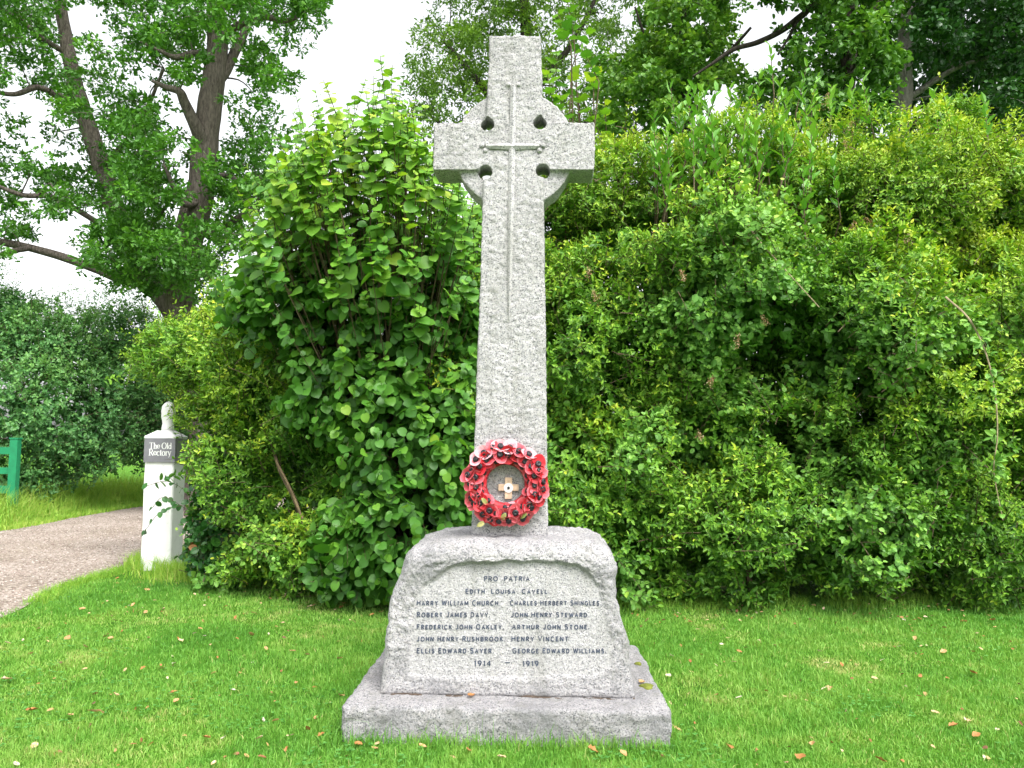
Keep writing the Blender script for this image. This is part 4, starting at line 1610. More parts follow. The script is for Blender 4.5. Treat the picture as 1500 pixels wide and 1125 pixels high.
# ---- the hazel left of the cross
HZ = empty('hazel_bush', gnd(560, 868) * np.array([1, 1, 0]))
tag(HZ, 'tall hazel bush with large round drooping leaves left of the stone cross', 'hazel bush')
zoff = np.array(HZ.location)
fo = Fol()
mb = MB()
tips = [(557, 72), (548, 95), (575, 85), (592, 105), (612, 118), (625, 140), (536, 105), (520, 130), (474, 108), (462, 120), (434, 125), (428, 150), (400, 185), (402, 215), (442, 160), (490, 150), (508, 165), (560, 140), (590, 160), (648, 175), (640, 210), (668, 240), (360, 235), (345, 255), (372, 270), (330, 335), (312, 365), (322, 390), (300, 385), (345, 420), (318, 455), (375, 330), (410, 270), (395, 300), (690, 290), (684, 330), (660, 285), (700, 250), (697, 360)]
poly = [(330, 470), (320, 370), (365, 270), (400, 200), (440, 150), (500, 150), (560, 110), (630, 150), (690, 260), (720, 330), (720, 560), (600, 540), (520, 560), (440, 520)]
while len(tips) < 470:
    p = rng.uniform((300, 100), (720, 560)) if len(tips) % 2 else rng.uniform((330, 120), (710, 330))
    if in_poly(np.array([p]), poly)[0]:
        tips.append(tuple(p))
hb = gnd(560, 868)
for q, (px, py) in enumerate(tips):
    edge = q < 39
    dep = rng.uniform(6.4, 7.6) if edge else rng.uniform(5.95, 7.5)
    if not edge and py > 430:
        dep += .3
    tip = at(px, py, dep)
    axis = tip - (hb + np.array([0, 0.1, .9]))
    d = nrm(nrm(axis) * .8 + np.array([rng.normal() * .2, rng.normal() * .2 - .25, .25]))
    ln = rng.uniform(.5, .95) if edge else rng.uniform(.35, .75)
    hgt = tip[2]
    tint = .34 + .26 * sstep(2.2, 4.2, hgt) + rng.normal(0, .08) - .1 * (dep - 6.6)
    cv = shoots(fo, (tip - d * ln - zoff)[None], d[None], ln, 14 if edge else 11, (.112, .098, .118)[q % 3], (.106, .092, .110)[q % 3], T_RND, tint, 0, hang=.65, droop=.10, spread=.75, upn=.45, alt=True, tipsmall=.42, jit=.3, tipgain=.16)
    c0_ = cv[0] + zoff
    kk = 14
    bs = hb + np.array([rng.normal() * .22, rng.normal() * .15 + .15, 0])
    pth = spline([bs, bs * .65 + c0_[0] * .35 + np.array([0, .1, .35]), c0_[0]], kk)
    mb.tube(np.vstack([pth[:-1], c0_]) - zoff, np.linspace(.016 if q % 4 == 0 else .006, .0025, kk + 4), 4, cap=False)
# lower skirt of big shaded leaves
SK = [lobe(590, 640, 6.9, 100, 120, .55), lobe(520, 560, 7.1, 110, 90, .6), lobe(600, 770, 6.75, 90, 110, .45), lobe(660, 680, 6.9, 60, 140, .5), lobe(560, 450, 7.2, 150, 120, .7), lobe(520, 800, 6.8, 70, 80, .35), lobe(420, 440, 7.1, 90, 70, .5)]
for shell, dd in ((1, 58), (.78, 45), (.55, 25)):
    P, Nn, li = lobe_points(SK, dd, shell, 60, hollows=[hollow(480, 510, 6.4, 45, .6), hollow(560, 520, 6.3, 40, .6)] if shell == 1 else ())
    n = len(P)
    dr = nrm(Nn * .8 + np.array([0, -.1, .1]) + rng.normal(0, .4, (n, 3)))
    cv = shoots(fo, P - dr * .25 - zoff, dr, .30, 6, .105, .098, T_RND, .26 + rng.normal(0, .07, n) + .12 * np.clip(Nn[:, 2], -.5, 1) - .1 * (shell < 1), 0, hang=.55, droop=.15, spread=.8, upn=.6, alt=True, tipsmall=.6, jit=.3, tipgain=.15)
    twigs(mb, cv[rng.random(n) < .4], .003, .0015)
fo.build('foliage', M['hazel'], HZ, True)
mb.build('stems', M['twig'], HZ)

# ---- sycamore sapling behind the head of the cross
SY_ = empty('sycamore_sapling', at(830, 400, 8.6) * np.array([1, 1, 0]))
tag(SY_, 'sycamore sapling with lobed leaves rising just right of the cross head', 'sapling')
soff = np.array(SY_.location)
fo = Fol()
mb = MB()
for px, py in ((862, 35), (848, 60), (815, 65), (800, 95), (838, 95), (872, 90), (820, 130), (850, 135), (885, 140), (805, 160), (870, 180), (835, 185), (900, 200), (845, 235), (880, 250), (860, 215), (892, 290), (830, 290), (905, 330), (812, 330), (690, 150), (680, 170), (815, 10), (830, -10)):
    tip = at(px, py, rng.uniform(7.6, 8.4))
    d = nrm(np.array([rng.normal() * .25, -.2 + rng.normal() * .2, 1]))
    cv = shoots(fo, (tip - d * .5 - soff)[None], d[None], .5, 8, .135, .135, T_SYC, rng.uniform(.3, .7), 0, hang=.35, droop=.05, spread=.8, upn=.7, alt=False, tipsmall=.6, jit=.25)
    c0_ = cv[0] + soff
    bs = soff + np.array([.1, 0, 0])
    pth = spline([bs, bs * .5 + c0_[0] * .5 + np.array([rng.normal() * .1, .1, .4]), c0_[0]], 10)
    mb.tube(np.vstack([pth[:-1], c0_]) - soff, np.linspace(.016, .003, 14), 5, cap=False)
fo.build('foliage', M['hazel'], SY_)
mb.build('stems', M['twig'], SY_)

# ---- privet bush between the gate post and the hazel
HL = [
    lobe(320, 500, 8.7, 75, 78, .8, kind='yellow', mix='privet', t=.02), lobe(345, 455, 9.2, 45, 50, .6, kind='yellow', t=.04),
    lobe(395, 560, 8.0, 105, 110, .85, kind='privet', mix='yellow', t=.04),
    lobe(335, 595, 8.7, 62, 80, .6, kind='yellow', mix='privet', t=.06), lobe(268, 515, 9.2, 40, 55, .5, kind='yellow', mix='privet', t=.02),
    lobe(410, 690, 7.8, 110, 120, .75, kind='privet', t=.02),
    lobe(345, 690, 8.3, 58, 100, .5, kind='privet', t=-.05),
    lobe(480, 640, 7.6, 70, 150, .65, kind='privet', t=-.02),
    lobe(430, 800, 7.5, 100, 80, .6, kind='privet', mix='round', t=.04),
    lobe(345, 810, 7.8, 55, 65, .45, kind='round', t=-.02),
    lobe(238, 520, 9.4, 28, 40, .4, kind='yellow', t=.02),
    lobe(500, 790, 7.3, 60, 80, .5, kind='privet', t=.0),
]
HB, hbo = bush('privet_bush', 'dense privet bush with yellowish tips behind the white gate post', 'privet bush', HL, 150,
     [hollow(240, 662, 8.3, 62, .6), hollow(480, 530, 7.2, 32, .5), hollow(300, 720, 7.6, 30, .5), hollow(460, 700, 7.0, 35, .5)], 13,
     trunks=[(440, 850, 7, [(438, 752, 7.15), (405, 675, 7.25), (380, 560, 8)]), (330, 850, 8, [(330, 700, 8.3), (310, 520, 8.7)])])
mb = MB()
mb.tube(spline([at(443, 760, 6.98), at(425, 715, 7.02), (at(404, 674, 7.1))], 10) - hbo, np.linspace(.012, .008, 10), 6)
mb.build('bare_branch', M['bare'], HB)

# privet between the hazel and the cross shaft, continuing behind it
bush('privet_bush', 'privet bush close behind the cross shaft, between hazel and right hedge', 'privet bush',
     [lobe(670, 470, 7.6, 80, 110, .7, kind='privet', mix='yellow'), lobe(690, 620, 7.4, 80, 120, .7, kind='privet'), lobe(760, 560, 8.0, 90, 180, .7, kind='privet'), lobe(690, 780, 7.4, 90, 110, .6, kind='privet', mix='round'), lobe(790, 800, 7.5, 80, 90, .6, kind='privet'), lobe(760, 360, 8.3, 90, 110, .7, kind='privet', mix='yellow', t=.05)],
     130, (), 23)

# ---- dark bramble around the post's foot
BR = empty('bramble_bush', gnd(290, 845) * np.array([1, 1, 0]))
tag(BR, 'dark bramble with a few rusty leaves growing against the white gate post', 'bramble')
boff = np.array(BR.location)
fo = Fol()
mb = MB()
Lb = [lobe(322, 720, 8.0, 38, 90, .28), lobe(335, 790, 7.75, 45, 60, .28), lobe(300, 795, 8.0, 26, 45, .2)]
for shell, dd in ((1, 90), (.7, 70)):
    P, Nn, li = lobe_points(Lb, dd, shell, 80)
    n = len(P)
    dr = nrm(Nn * .8 + rng.normal(0, .5, (n, 3)))
    cv = shoots(fo, P - dr * .2 - boff, dr, .28, 7, .075, .06, T_RND, .35 + rng.normal(0, .18, n), 0, hang=.35, droop=.2, spread=.8, upn=.6, alt=True, tipsmall=.7, jit=.35, tipgain=.1)
    twigs(mb, cv[rng.random(n) < .6], .004, .002)
# sprays that cross the face of the post
for a, b, c in (((275, 720, 8.25), (245, 705, 8.25), (214, 712, 8.3)), ((272, 745, 8.25), (240, 728, 8.25), (222, 745, 8.3)), ((268, 740, 8.2), (235, 750, 8.25), (212, 778, 8.3))):
    cv = spline([at(*a), at(*b), at(*c)], 9)
    mb.tube(cv - boff, .003, 4, cap=False)
    k = np.array([1, 2, 3, 4, 6, 8, 8])
    n = len(k)
    fo.leaves(cv[k] - boff, rng.normal(0, .7, (n, 3)) + np.array([0, -.2, -.5]), rng.normal(0, .3, (n, 3)) + np.array([0, -1, .6]), rng.uniform(.05, .08, n), .055, T_RND, .4 + rng.normal(0, .1, n))
fo.build('foliage', M['ivy'], BR)
mb.build('stems', M['twig'], BR)

# sprig of privet hanging over the post finial
SP = empty('privet_sprig', at(270, 610, 8.4))
tag(SP, 'yellow green privet spray hanging over the top of the gate post', 'privet spray')
spo = np.array(SP.location)
fo = Fol()
mb = MB()
n = 15
base = np.array([at(rng.uniform(262, 290), rng.uniform(545, 588), rng.uniform(8.3, 8.6)) for _ in range(n)])
dr = nrm(rng.normal(0, .35, (n, 3)) + np.array([-.7, -.3, -.1]))
cv = shoots(fo, base - spo, dr, .2, 11, .036, .018, T_HEX, .5, 0, hang=.1, droop=.25)
twigs(mb, cv, .003, .001)
fo.build('foliage', M['yellowp'], SP)
mb.build('twigs', M['twig'], SP)

# ---- far hedge beyond the drive
KINDS2 = dict(KINDS)
KINDS['privet'] = (.085, .055, T_HEX, 0, .42, 10, .42)
FH = [lobe(40, 600, 14.6, 95, 95, 1.0), lobe(140, 590, 15.5, 90, 95, 1.1), lobe(215, 600, 17, 60, 90, 1.0), lobe(-60, 580, 14.6, 90, 120, 1.0), lobe(60, 510, 15.6, 100, 70, 1.2), lobe(165, 510, 16.5, 90, 60, 1.2), lobe(0, 465, 16, 60, 50, 1.0), lobe(-90, 480, 15.5, 80, 80, 1.2), lobe(20, 690, 14.4, 60, 50, .6), lobe(110, 660, 15.2, 60, 50, .6), lobe(270, 560, 18.5, 70, 100, 1), lobe(-210, 585, 15, 110, 110, 1.1), lobe(-370, 590, 15.5, 120, 110, 1.2), lobe(-540, 590, 16, 130, 115, 1.2), lobe(-730, 590, 17, 140, 120, 1.3)]
bush('dogwood_hedge', 'bluish green hedge beyond the gravel drive, behind the green gate', 'hedge', FH, 46, [hollow(150, 660, 14.2, 40, .9), hollow(60, 560, 13.6, 22, .6)], 33, mats=['bluish'] * 3)
KINDS['privet'] = (.07, .045, T_OAK, 0, .45, 8, .5)
bush('hawthorn_tree', 'loose light green hawthorn showing over the far hedge under the oaks', 'hawthorn', [lobe(60, 445, 19, 60, 32, 1, t=.0), lobe(130, 455, 19.5, 60, 40, 1), lobe(200, 455, 20, 60, 50, 1.), lobe(0, 420, 18, 40, 40, .9)], 26, (), 43, mats=['oak'] * 3, fill=.5,
     trunks=[(90, 700, 19, [(95, 560, 19.2), (100, 470, 19.3)])])
KINDS.update(KINDS2)

# ================================================================= TREES
def region_pts(poly, n, d0, d1, holes=(), jitter=0):
    out = []
    xs_, ys_ = [p[0] for p in poly], [p[1] for p in poly]
    while len(out) < n:
        p = np.array([rng.uniform(min(xs_), max(xs_)), rng.uniform(min(ys_), max(ys_))])
        if not in_poly(p[None], poly)[0]:
            continue
        if any(((p[0] - hx) / rx) ** 2 + ((p[1] - hy) / ry) ** 2 < 1 for hx, hy, rx, ry in holes):
            continue
        out.append(at(p[0], p[1], rng.uniform(d0, d1)))
    return np.array(out)


def tree(name, label, cat, limbs, clumps, cr, per, leafL, leafW, tm, mat, barkm, tint=.45, group=None, flat=.7, sub=.012, second_bark=None):
    """limbs: list of [(px,py,depth,width px)...]; first is the trunk (starts on the ground)."""
    L0 = limbs[0][0]
    g = at(L0[0], L0[1], L0[2])
    root = empty(name, (g[0], g[1], 0))
    tag(root, label, cat, group)
    off = np.array([g[0], g[1], 0])
    mb = MB()
    br = MB()
    nodes, noder = [], []
    for li, limb in enumerate(limbs):
        pts = [np.append(at(a, b, c), w_ * c / FPX / 2) for a, b, c, w_ in limb]
        if li == 0:
            p0 = pts[0].copy()
            pts = [np.array([p0[0] - .05, p0[1], -.1, p0[3] * 1.5]), np.array([p0[0] - .03, p0[1], min(.7, p0[2] * .4), p0[3] * 1.12])] + pts
        n = 10 * len(pts)
        Q = spline(pts, n)
        Q[:, :3] += .25 * Q[:, 3:4] * np.stack([fbm(Q[:, :3] * 1.3, 2, 91 + li), fbm(Q[:, :3] * 1.3, 2, 92 + li), np.zeros(n)], 1)
        R = np.maximum(Q[:, 3], .012) * (1 + .10 * fbm(Q[:, :3] * 3, 2, 95))
        (mb if li == 0 else br).tube(Q[:, :3] - off, R, 12 if li == 0 else 8)
        nodes.append(Q[:, :3])
        noder.append(R)
    nodes = np.concatenate(nodes)
    noder = np.concatenate(noder)
    use = nodes[:, 2] > 1.5
    nodes, noder = nodes[use], noder[use]
    fo = Fol()
    d0 = np.linalg.norm(clumps[:, None] - nodes[None, ::3], axis=2).min(1)
    for ci in np.argsort(d0):
        c = clumps[ci]
        dd = np.linalg.norm(nodes - c, axis=1) + 2.5 * np.clip(nodes[:, 2] - c[2] - .2, 0, 9)
        k = dd.argmin()
        a = nodes[k]
        dist = np.linalg.norm(c - a)
        mid = (a + c) / 2 + rng.normal(0, .10, 3) * dist + np.array([0, 0, .08 * dist])
        C = spline([a, mid, c], 8)
        r0 = min(noder[k] * .6, sub + .012 * dist)
        R = np.linspace(r0, max(r0 * .35, .006), 8)
        br.tube(C - off, R, 4, cap=False)
        nodes = np.vstack([nodes, C[2:]])
        noder = np.concatenate([noder, R[2:]])
        n = int(per * rng.uniform(.6, 1.3))
        # a clump: several small sprays
        ns = max(3, n // 14)
        sc = nrm(rng.normal(0, 1, (ns, 3))) * (rng.random((ns, 1)) ** .5) * cr * rng.uniform(.7, 1.25) * np.array([1, 1, flat])
        w_ = rng.integers(ns, size=n)
        P = c + sc[w_] + rng.normal(0, cr * .17, (n, 3)) * np.array([1, 1, .6])
        out = nrm(P - c)
        D = nrm(out * .6 + rng.normal(0, .6, (n, 3)))
        N = nrm(rng.normal(0, .5, (n, 3)) + np.array([0, 0, .9]) + out * .3)
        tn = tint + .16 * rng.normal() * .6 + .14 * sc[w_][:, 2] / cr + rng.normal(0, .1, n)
        sz = rng.uniform(.7, 1.25, n)
        fo.leaves(P - off, D, N, leafL * sz, leafW * sz, tm, tn, 0)
    mb.build('trunk', barkm, root, True)
    br.build('branches', second_bark or barkm, root, True)
    fo.build('crown', M[mat], root)
    return root


sky_gaps = [(45, 160, 34, 36), (110, 28, 30, 36), (150, 45, 20, 26), (60, 395, 70, 34), (98, 233, 26, 16), (212, 122, 22, 22), (255, 165, 18, 14), (70, 352, 40, 10), (168, 95, 18, 14), (330, 205, 12, 22), (120, 390, 60, 20), (20, 200, 20, 14), (240, 305, 16, 12)]
# oak with the upright trunk
TA = [
    [(310, 600, 15, 44), (272, 470, 15, 42), (262, 425, 15, 41), (270, 380, 15, 39), (287, 310, 15, 42), (299, 240, 15, 40), (304, 180, 15, 37), (312, 110, 15, 34), (318, 60, 15, 29), (316, 0, 15, 26), (322, -90, 15, 20), (335, -220, 15, 12)],
    [(300, 218, 14.9, 20), (290, 190, 14.7, 20), (280, 170, 14.6, 17), (271, 150, 14.5, 15), (263, 134, 14.4, 13), (243, 128, 14.4, 8), (222, 118, 14.3, 4)],
    [(310, 128, 15, 17), (330, 105, 15.1, 15), (345, 72, 15.2, 14), (357, 48, 15.3, 12), (372, 15, 15.4, 9), (385, -40, 15.6, 6)],
    [(318, 66, 15, 15), (335, 46, 14.9, 13), (360, 32, 14.8, 11), (388, 25, 14.8, 10), (415, 31, 14.8, 8), (440, 22, 14.8, 6), (470, 0, 14.9, 4)],
    [(308, 262, 15, 9), (335, 257, 14.7, 8), (350, 270, 14.6, 7), (362, 284, 14.5, 5), (370, 268, 14.5, 4)],
    [(296, 290, 15, 14), (278, 300, 14.6, 10), (262, 290, 14.3, 9), (240, 240, 14, 5)],
    [(282, 345, 15, 13), (318, 335, 14.8, 11), (350, 318, 14.5, 9), (380, 300, 14.3, 6)],
    [(310, 85, 15, 12), (285, 78, 14.7, 10), (258, 84, 14.5, 9), (235, 75, 14.3, 6), (205, 60, 14.2, 4)],
    [(318, 20, 15, 12), (350, -60, 15.5, 8), (420, -120, 16, 5)],
    [(318, 0, 15, 12), (260, -60, 14, 8), (200, -100, 13.6, 5)],
]
polyA = [(190, -160), (480, -170), (480, 10), (440, 45), (445, 110), (400, 130), (420, 200), (400, 280), (400, 340), (330, 400), (240, 400), (170, 330), (180, 230), (200, 130), (190, 50)]
cA = region_pts(polyA, 400, 12.8, 17.2, sky_gaps + [(352, 105, 12, 28), (425, 85, 22, 24), (380, 320, 20, 18), (335, 170, 14, 40), (306, 100, 24, 60), (300, 180, 26, 60), (284, 310, 24, 60), (265, 150, 36, 36), (375, 40, 50, 18), (345, 90, 24, 40)])
tree('oak_tree', 'tall oak with an upright grey brown trunk left of the hazel', 'oak tree', TA, cA, .34, 118, .098, .088, T_OAK, 'oak', M['oak_bark'], .46, 'oaks beyond the drive')
TB = [
    [(300, 600, 16.5, 44), (262, 470, 16.5, 41), (240, 428, 16.5, 40), (215, 405, 16.5, 38), (185, 350, 16.5, 32), (165, 295, 16.5, 29), (150, 245, 16.5, 28), (136, 205, 16.5, 26), (118, 150, 16.5, 23), (104, 95, 16.5, 21), (92, 30, 16.5, 18), (84, -40, 16.5, 15), (70, -160, 16.5, 9)],
    [(222, 414, 16.4, 22), (180, 408, 16.2, 18), (140, 393, 16, 15), (90, 376, 15.8, 13), (40, 362, 15.6, 12), (0, 354, 15.5, 11), (-60, 340, 15.3, 10), (-130, 330, 15.2, 6)],
    [(45, 363, 15.6, 9), (10, 370, 15, 8), (-20, 385, 14.5, 7), (-60, 400, 14, 4)],
    [(118, 150, 16.4, 11), (85, 140, 16, 10), (55, 128, 15.7, 9), (20, 138, 15.4, 7), (-30, 130, 15.2, 5)],
    [(100, 80, 16.5, 9), (60, 55, 16.2, 8), (30, 30, 16, 6), (-20, 0, 15.8, 4)],
    [(150, 245, 16.4, 9), (190, 200, 16, 8), (215, 160, 15.8, 6), (240, 100, 15.6, 4)],
    [(158, 345, 16.4, 8), (190, 348, 15.8, 7), (215, 338, 15.5, 6), (236, 312, 15.4, 5), (248, 296, 15.3, 3)],
    [(88, 0, 16.5, 10), (130, -60, 16.4, 8), (180, -120, 16.3, 5)],
    [(150, 330, 16.4, 9), (80, 290, 15.6, 8), (30, 285, 15.2, 7), (-30, 260, 15, 5)],
]
polyB = [(-120, -170), (180, -170), (200, 40), (200, 150), (240, 230), (230, 330), (200, 400), (150, 370), (80, 340), (20, 345), (-20, 420), (-120, 420)]
cB = region_pts(polyB, 430, 13.6, 18.4, sky_gaps + [(168, 300, 20, 40), (132, 190, 18, 30), (60, 370, 60, 12)])
cB = np.vstack([cB, region_pts([(120, 330), (300, 330), (310, 430), (150, 420)], 60, 13.2, 15.5, [(60, 395, 70, 34)])])
tree('oak_tree', 'leaning oak with a long level limb at the left edge', 'oak tree', TB, cB, .36, 118, .10, .09, T_OAK, 'oak', M['oak_bark'], .44, 'oaks beyond the drive')

# pale ash behind the cross head
polyC = [(600, 90), (630, 20), (660, -120), (960, -140), (970, 60), (940, 130), (900, 200), (820, 240), (700, 230), (640, 215), (600, 150)]
TC = [[(760, 420, 20, 34), (758, 300, 20, 30), (762, 180, 20, 24), (770, 60, 20, 18), (765, -80, 20, 10)],
      [(762, 200, 20, 14), (700, 120, 19.6, 10), (650, 60, 19.4, 5)], [(768, 150, 20, 13), (840, 60, 20.3, 9), (890, -40, 20.4, 5)], [(762, 240, 20, 12), (860, 180, 19.5, 8), (920, 120, 19.3, 4)], [(760, 250, 20, 12), (690, 210, 20, 8), (630, 170, 20, 4)]]
cC = region_pts(polyC, 430, 18, 22.5, [(660, 20, 30, 18), (910, 60, 26, 18), (940, 20, 20, 30), (620, 90, 14, 12), (880, 150, 16, 12), (820, 30, 12, 12)])
tree('ash_tree', 'olive green airy ash tree standing behind the head of the cross', 'ash tree', TC, cC, .46, 135, .11, .045, T_HEX, 'olive', M['dark_bark'], .45)

# trees behind the right hedge
TD = [[(985, 420, 16, 20), (990, 300, 16, 18), (1005, 160, 16, 15), (1000, 40, 16, 12), (1000, -100, 16, 8)],
      [(1000, 150, 16, 8), (1060, 85, 15.5, 6), (1100, 40, 15.2, 4)], [(1000, 110, 16, 8), (950, 60, 15.7, 5), (930, 10, 15.5, 3)]]
polyD = [(935, 180), (940, 60), (960, -120), (1090, -120), (1075, 30), (1060, 70), (1090, 120), (1060, 130), (1010, 125), (960, 190)]
cD = region_pts(polyD, 170, 14, 17.5, [(1075, 60, 14, 16)])
cD = np.vstack([cD, region_pts([(880, 60), (1010, 60), (1030, 160), (960, 220), (880, 200)], 60, 15, 18)])
tree('lime_tree', 'light green lime tree with hanging clumps above the laurel shoots', 'lime tree', TD, cD, .36, 115, .085, .065, T_RND, 'lime', M['dark_bark'], .55)
TE = [[(1236, 420, 14, 30), (1238, 250, 14, 27), (1240, 150, 14, 24), (1244, 60, 14, 21), (1246, -40, 14, 16), (1250, -180, 14, 9)],
      [(1242, 110, 14, 9), (1225, 60, 13.9, 8), (1195, 10, 13.8, 11), (1175, 22, 13.8, 10), (1145, 45, 13.8, 9), (1110, 62, 13.8, 8), (1075, 72, 13.8, 7), (1045, 92, 13.8, 5), (1015, 112, 13.8, 3)],
      [(1170, 26, 13.8, 5), (1155, 55, 13.6, 4), (1140, 80, 13.5, 3)], [(1244, 60, 14, 10), (1290, 0, 14, 8), (1330, -80, 14.2, 5)], [(1240, 150, 14, 9), (1200, 130, 13.6, 6), (1150, 140, 13.3, 4)]]
polyE = [(1085, 165), (1095, 110), (1120, 110), (1170, 80), (1130, 10), (1120, -120), (1300, -130), (1300, 160), (1260, 200), (1130, 190)]
cE = region_pts(polyE, 210, 12.6, 15.5, [(1155, 25, 40, 20), (1110, 30, 40, 34), (1205, 70, 12, 40)])
tree('beech_tree', 'dark trunked beech with a long bare limb reaching left over the hedge', 'beech tree', TE, cE, .34, 120, .09, .062, T_RND, 'lime', M['dark_bark'], .38)
TF = [[(1316, 420, 15.5, 34), (1317, 260, 15.5, 31), (1320, 170, 15.5, 28), (1324, 100, 15.5, 26), (1330, 30, 15.5, 22), (1333, -60, 15.5, 18), (1336, -200, 15.5, 9)],
      [(1328, 60, 15.5, 10), (1390, 10, 15.3, 7), (1440, -50, 15.2, 4)], [(1322, 150, 15.5, 10), (1400, 100, 15.2, 7), (1470, 80, 15, 4)], [(1330, 20, 15.5, 9), (1290, -50, 15.6, 6)]]
polyF = [(1345, 180), (1345, 30), (1290, -20), (1290, -140), (1640, -140), (1640, 240), (1500, 220), (1420, 160)]
cF = region_pts(polyF, 270, 13.6, 18, [(1330, 60, 18, 70)])
tree('beech_tree', 'very dark leafed beech with a pale grey trunk in the top right corner', 'beech tree', TF, cF, .42, 140, .095, .068, T_RND, 'dark', M['grey_bark'], .45)
polyG = [(1260, 230), (1240, 60), (1260, -60), (1640, -60), (1640, 260), (1400, 260)]
cG = region_pts(polyG, 120, 19, 22, [])
tree('holly_tree', 'dense almost black evergreen filling the gaps behind the grey trunk', 'evergreen tree', [[(1450, 420, 20, 30), (1450, 200, 20, 24), (1450, 60, 20, 15), (1450, -60, 20, 6)]], cG, .75, 170, .15, .11, T_RND, 'dark', M['dark_bark'], .3)

# ================================================================= GRASS
def grass(name, P, h, wd, tint, lean=.45, mat='grass', flop=0.35):
    n = len(P)
    a = rng.uniform(0, 6.283, n)
    fw = rng.uniform(0, 6.283, n)
    side = np.stack([np.cos(a), np.sin(a), np.zeros(n)], 1)
    ld = np.stack([np.cos(fw), np.sin(fw), np.zeros(n)], 1) * (np.abs(rng.normal(0, lean, n)))[:, None]
    hh = h[:, None]
    m1 = P + ld * hh * .35 + np.array([0, 0, 1]) * hh * .55
    tp = P + ld * hh * (1.0 + flop) + np.array([0, 0, 1]) * hh * (1.0 - .25 * np.linalg.norm(ld, axis=1, keepdims=True))
    w2 = (wd / 2)[:, None]
    V = np.stack([P - side * w2, P + side * w2, m1 + side * w2 * .8, m1 - side * w2 * .8, tp], 1)
    k = np.arange(n)[:, None] * 5
    return link(name, mesh_from(name, V.reshape(-1, 3), [k + np.array([[0, 1, 2, 3]]), k + np.array([[3, 2, 4]])], True, np.repeat(np.clip(tint, 0, 1), 5)), M[mat])


def step_mask(P, m=0.0):
    q = (P[:, :3] @ MI[:3, :3].T) + MI[:3, 3]
    return (np.abs(q[:, 0]) < STEP_W / 2 + m) & (np.abs(q[:, 1]) < STEP_D / 2 + m)


NG = 330000
yy = 3.1 + (rng.random(NG) ** 1.55) * 4.9
xx = (rng.random(NG) - .5) * (yy * 1.42 + .8)
P = np.stack([xx, yy, np.zeros(NG)], 1)
keep = ~step_mask(P, -.01)
keep &= ~in_poly(P, DRIVE - np.array([.06, 0])) | (rng.random(NG) < .0)
back_y = np.interp(xx, [-4.3, -3.6, -2.4, -1.2, .8, 2.6, 4.6, 6], [9.2, 8.6, 7.9, 7.2, 7.0, 7.1, 7.6, 8])
keep &= yy < back_y + .35
P, xx, yy, back_y = P[keep], xx[keep], yy[keep], back_y[keep]
P[:, 2] = ground_z(P[:, 0], P[:, 1])
n = len(P)
tuft = fbm(P * 2.6, 3, 51)
patch = fbm(P * .9, 3, 52)
fine = fbm(P * 9, 2, 53)
bald = fbm(P * 1.9 + 9, 3, 55)
h = .020 + .011 * tuft + .014 * np.clip(fine, -.5, 1) + rng.exponential(.008, n)
h *= 1 - .35 * sstep(.15, .45, bald)
near_step = step_mask(P, .07)
h += near_step * rng.exponential(.022, n)
fringe = sstep(-.45, .1, yy - back_y)
h *= 1 + .35 * fringe
h = np.clip(h, .012, .2)
tint = .40 + .44 * patch + .24 * fine + rng.normal(0, .09, n) + .25 * sstep(.2, .5, bald) - .12 * fringe
dry = rng.random(n) < (.012 + .02 * sstep(.1, .4, bald))
tint[dry] = rng.uniform(.85, 1, dry.sum())
wd = rng.uniform(.0028, .0052, n) * np.interp(yy, [3, 8], [.9, 1.5])
o = grass('grass', P, h, wd, tint, .5)
tag(o, kind='stuff')

# low clover and daisy leaves among the blades
n = 5200
yy = 3.2 + rng.random(n) ** 1.4 * 4
xx = (rng.random(n) - .5) * (yy * 1.4 + .6)
P = np.stack([xx, yy, np.zeros(n)], 1)
P = P[(fbm(P * 1.6, 3, 61) > .08) & ~step_mask(P, .02) & ~in_poly(P, DRIVE)]
P[:, 2] = ground_z(P[:, 0], P[:, 1]) + rng.uniform(.018, .035, len(P))
fo = Fol()
for k in range(3):
    n = len(P)
    a = rng.uniform(0, .5, n) + k * 2.09
    fo.leaves(P, np.stack([np.cos(a), np.sin(a), np.full(n, .2)], 1), np.tile([0, 0, 1.], (n, 1)) + rng.normal(0, .2, (n, 3)), rng.uniform(.010, .018, n), .013, T_HEX, rng.random(n))
o = fo.build('clover', M['clover'])
tag(o, kind='stuff')

# longer unmown grass under the hedges, at the post and along the drive
pts, hh, tn = [], [], []
n = 15000
xx = rng.uniform(-4.2, 5.5, n)
by = np.interp(xx, [-4.3, -3.6, -2.4, -1.2, .8, 2.6, 4.6, 6], [9.0, 8.3, 7.75, 7.1, 6.95, 7.05, 7.5, 8])
yy = by + rng.normal(.08, .14, n)
P = np.stack([xx, yy, ground_z(xx, yy)], 1)
cl_ = fbm(P * 3, 2, 71)
P = P[(cl_ > -.15) & ~step_mask(P, .05)]
pts.append(P)
lf = sstep(-2.2, -3.2, P[:, 0])
hh.append(rng.uniform(.04, .10, len(P)) * (1 + 1.3 * lf))
tn.append(.33 + .2 * lf + rng.normal(0, .14, len(P)))
n = 3500                       # at the post
P = np.stack([rng.normal(-3.2, .22, n), rng.normal(8.3, .2, n), np.zeros(n)], 1)
pts.append(P)
hh.append(rng.uniform(.05, .16, n))
tn.append(.5 + rng.normal(0, .16, n))
n = 5000                       # ragged lawn edge along the gravel
kk = rng.uniform(15, 34, n)
e_ = np.stack([np.interp(kk, np.arange(60), near_edge[:, 0]), np.interp(kk, np.arange(60), near_edge[:, 1])], 1)
P = np.stack([e_[:, 0] + rng.normal(.05, .06, n), e_[:, 1], np.full(n, .0)], 1)
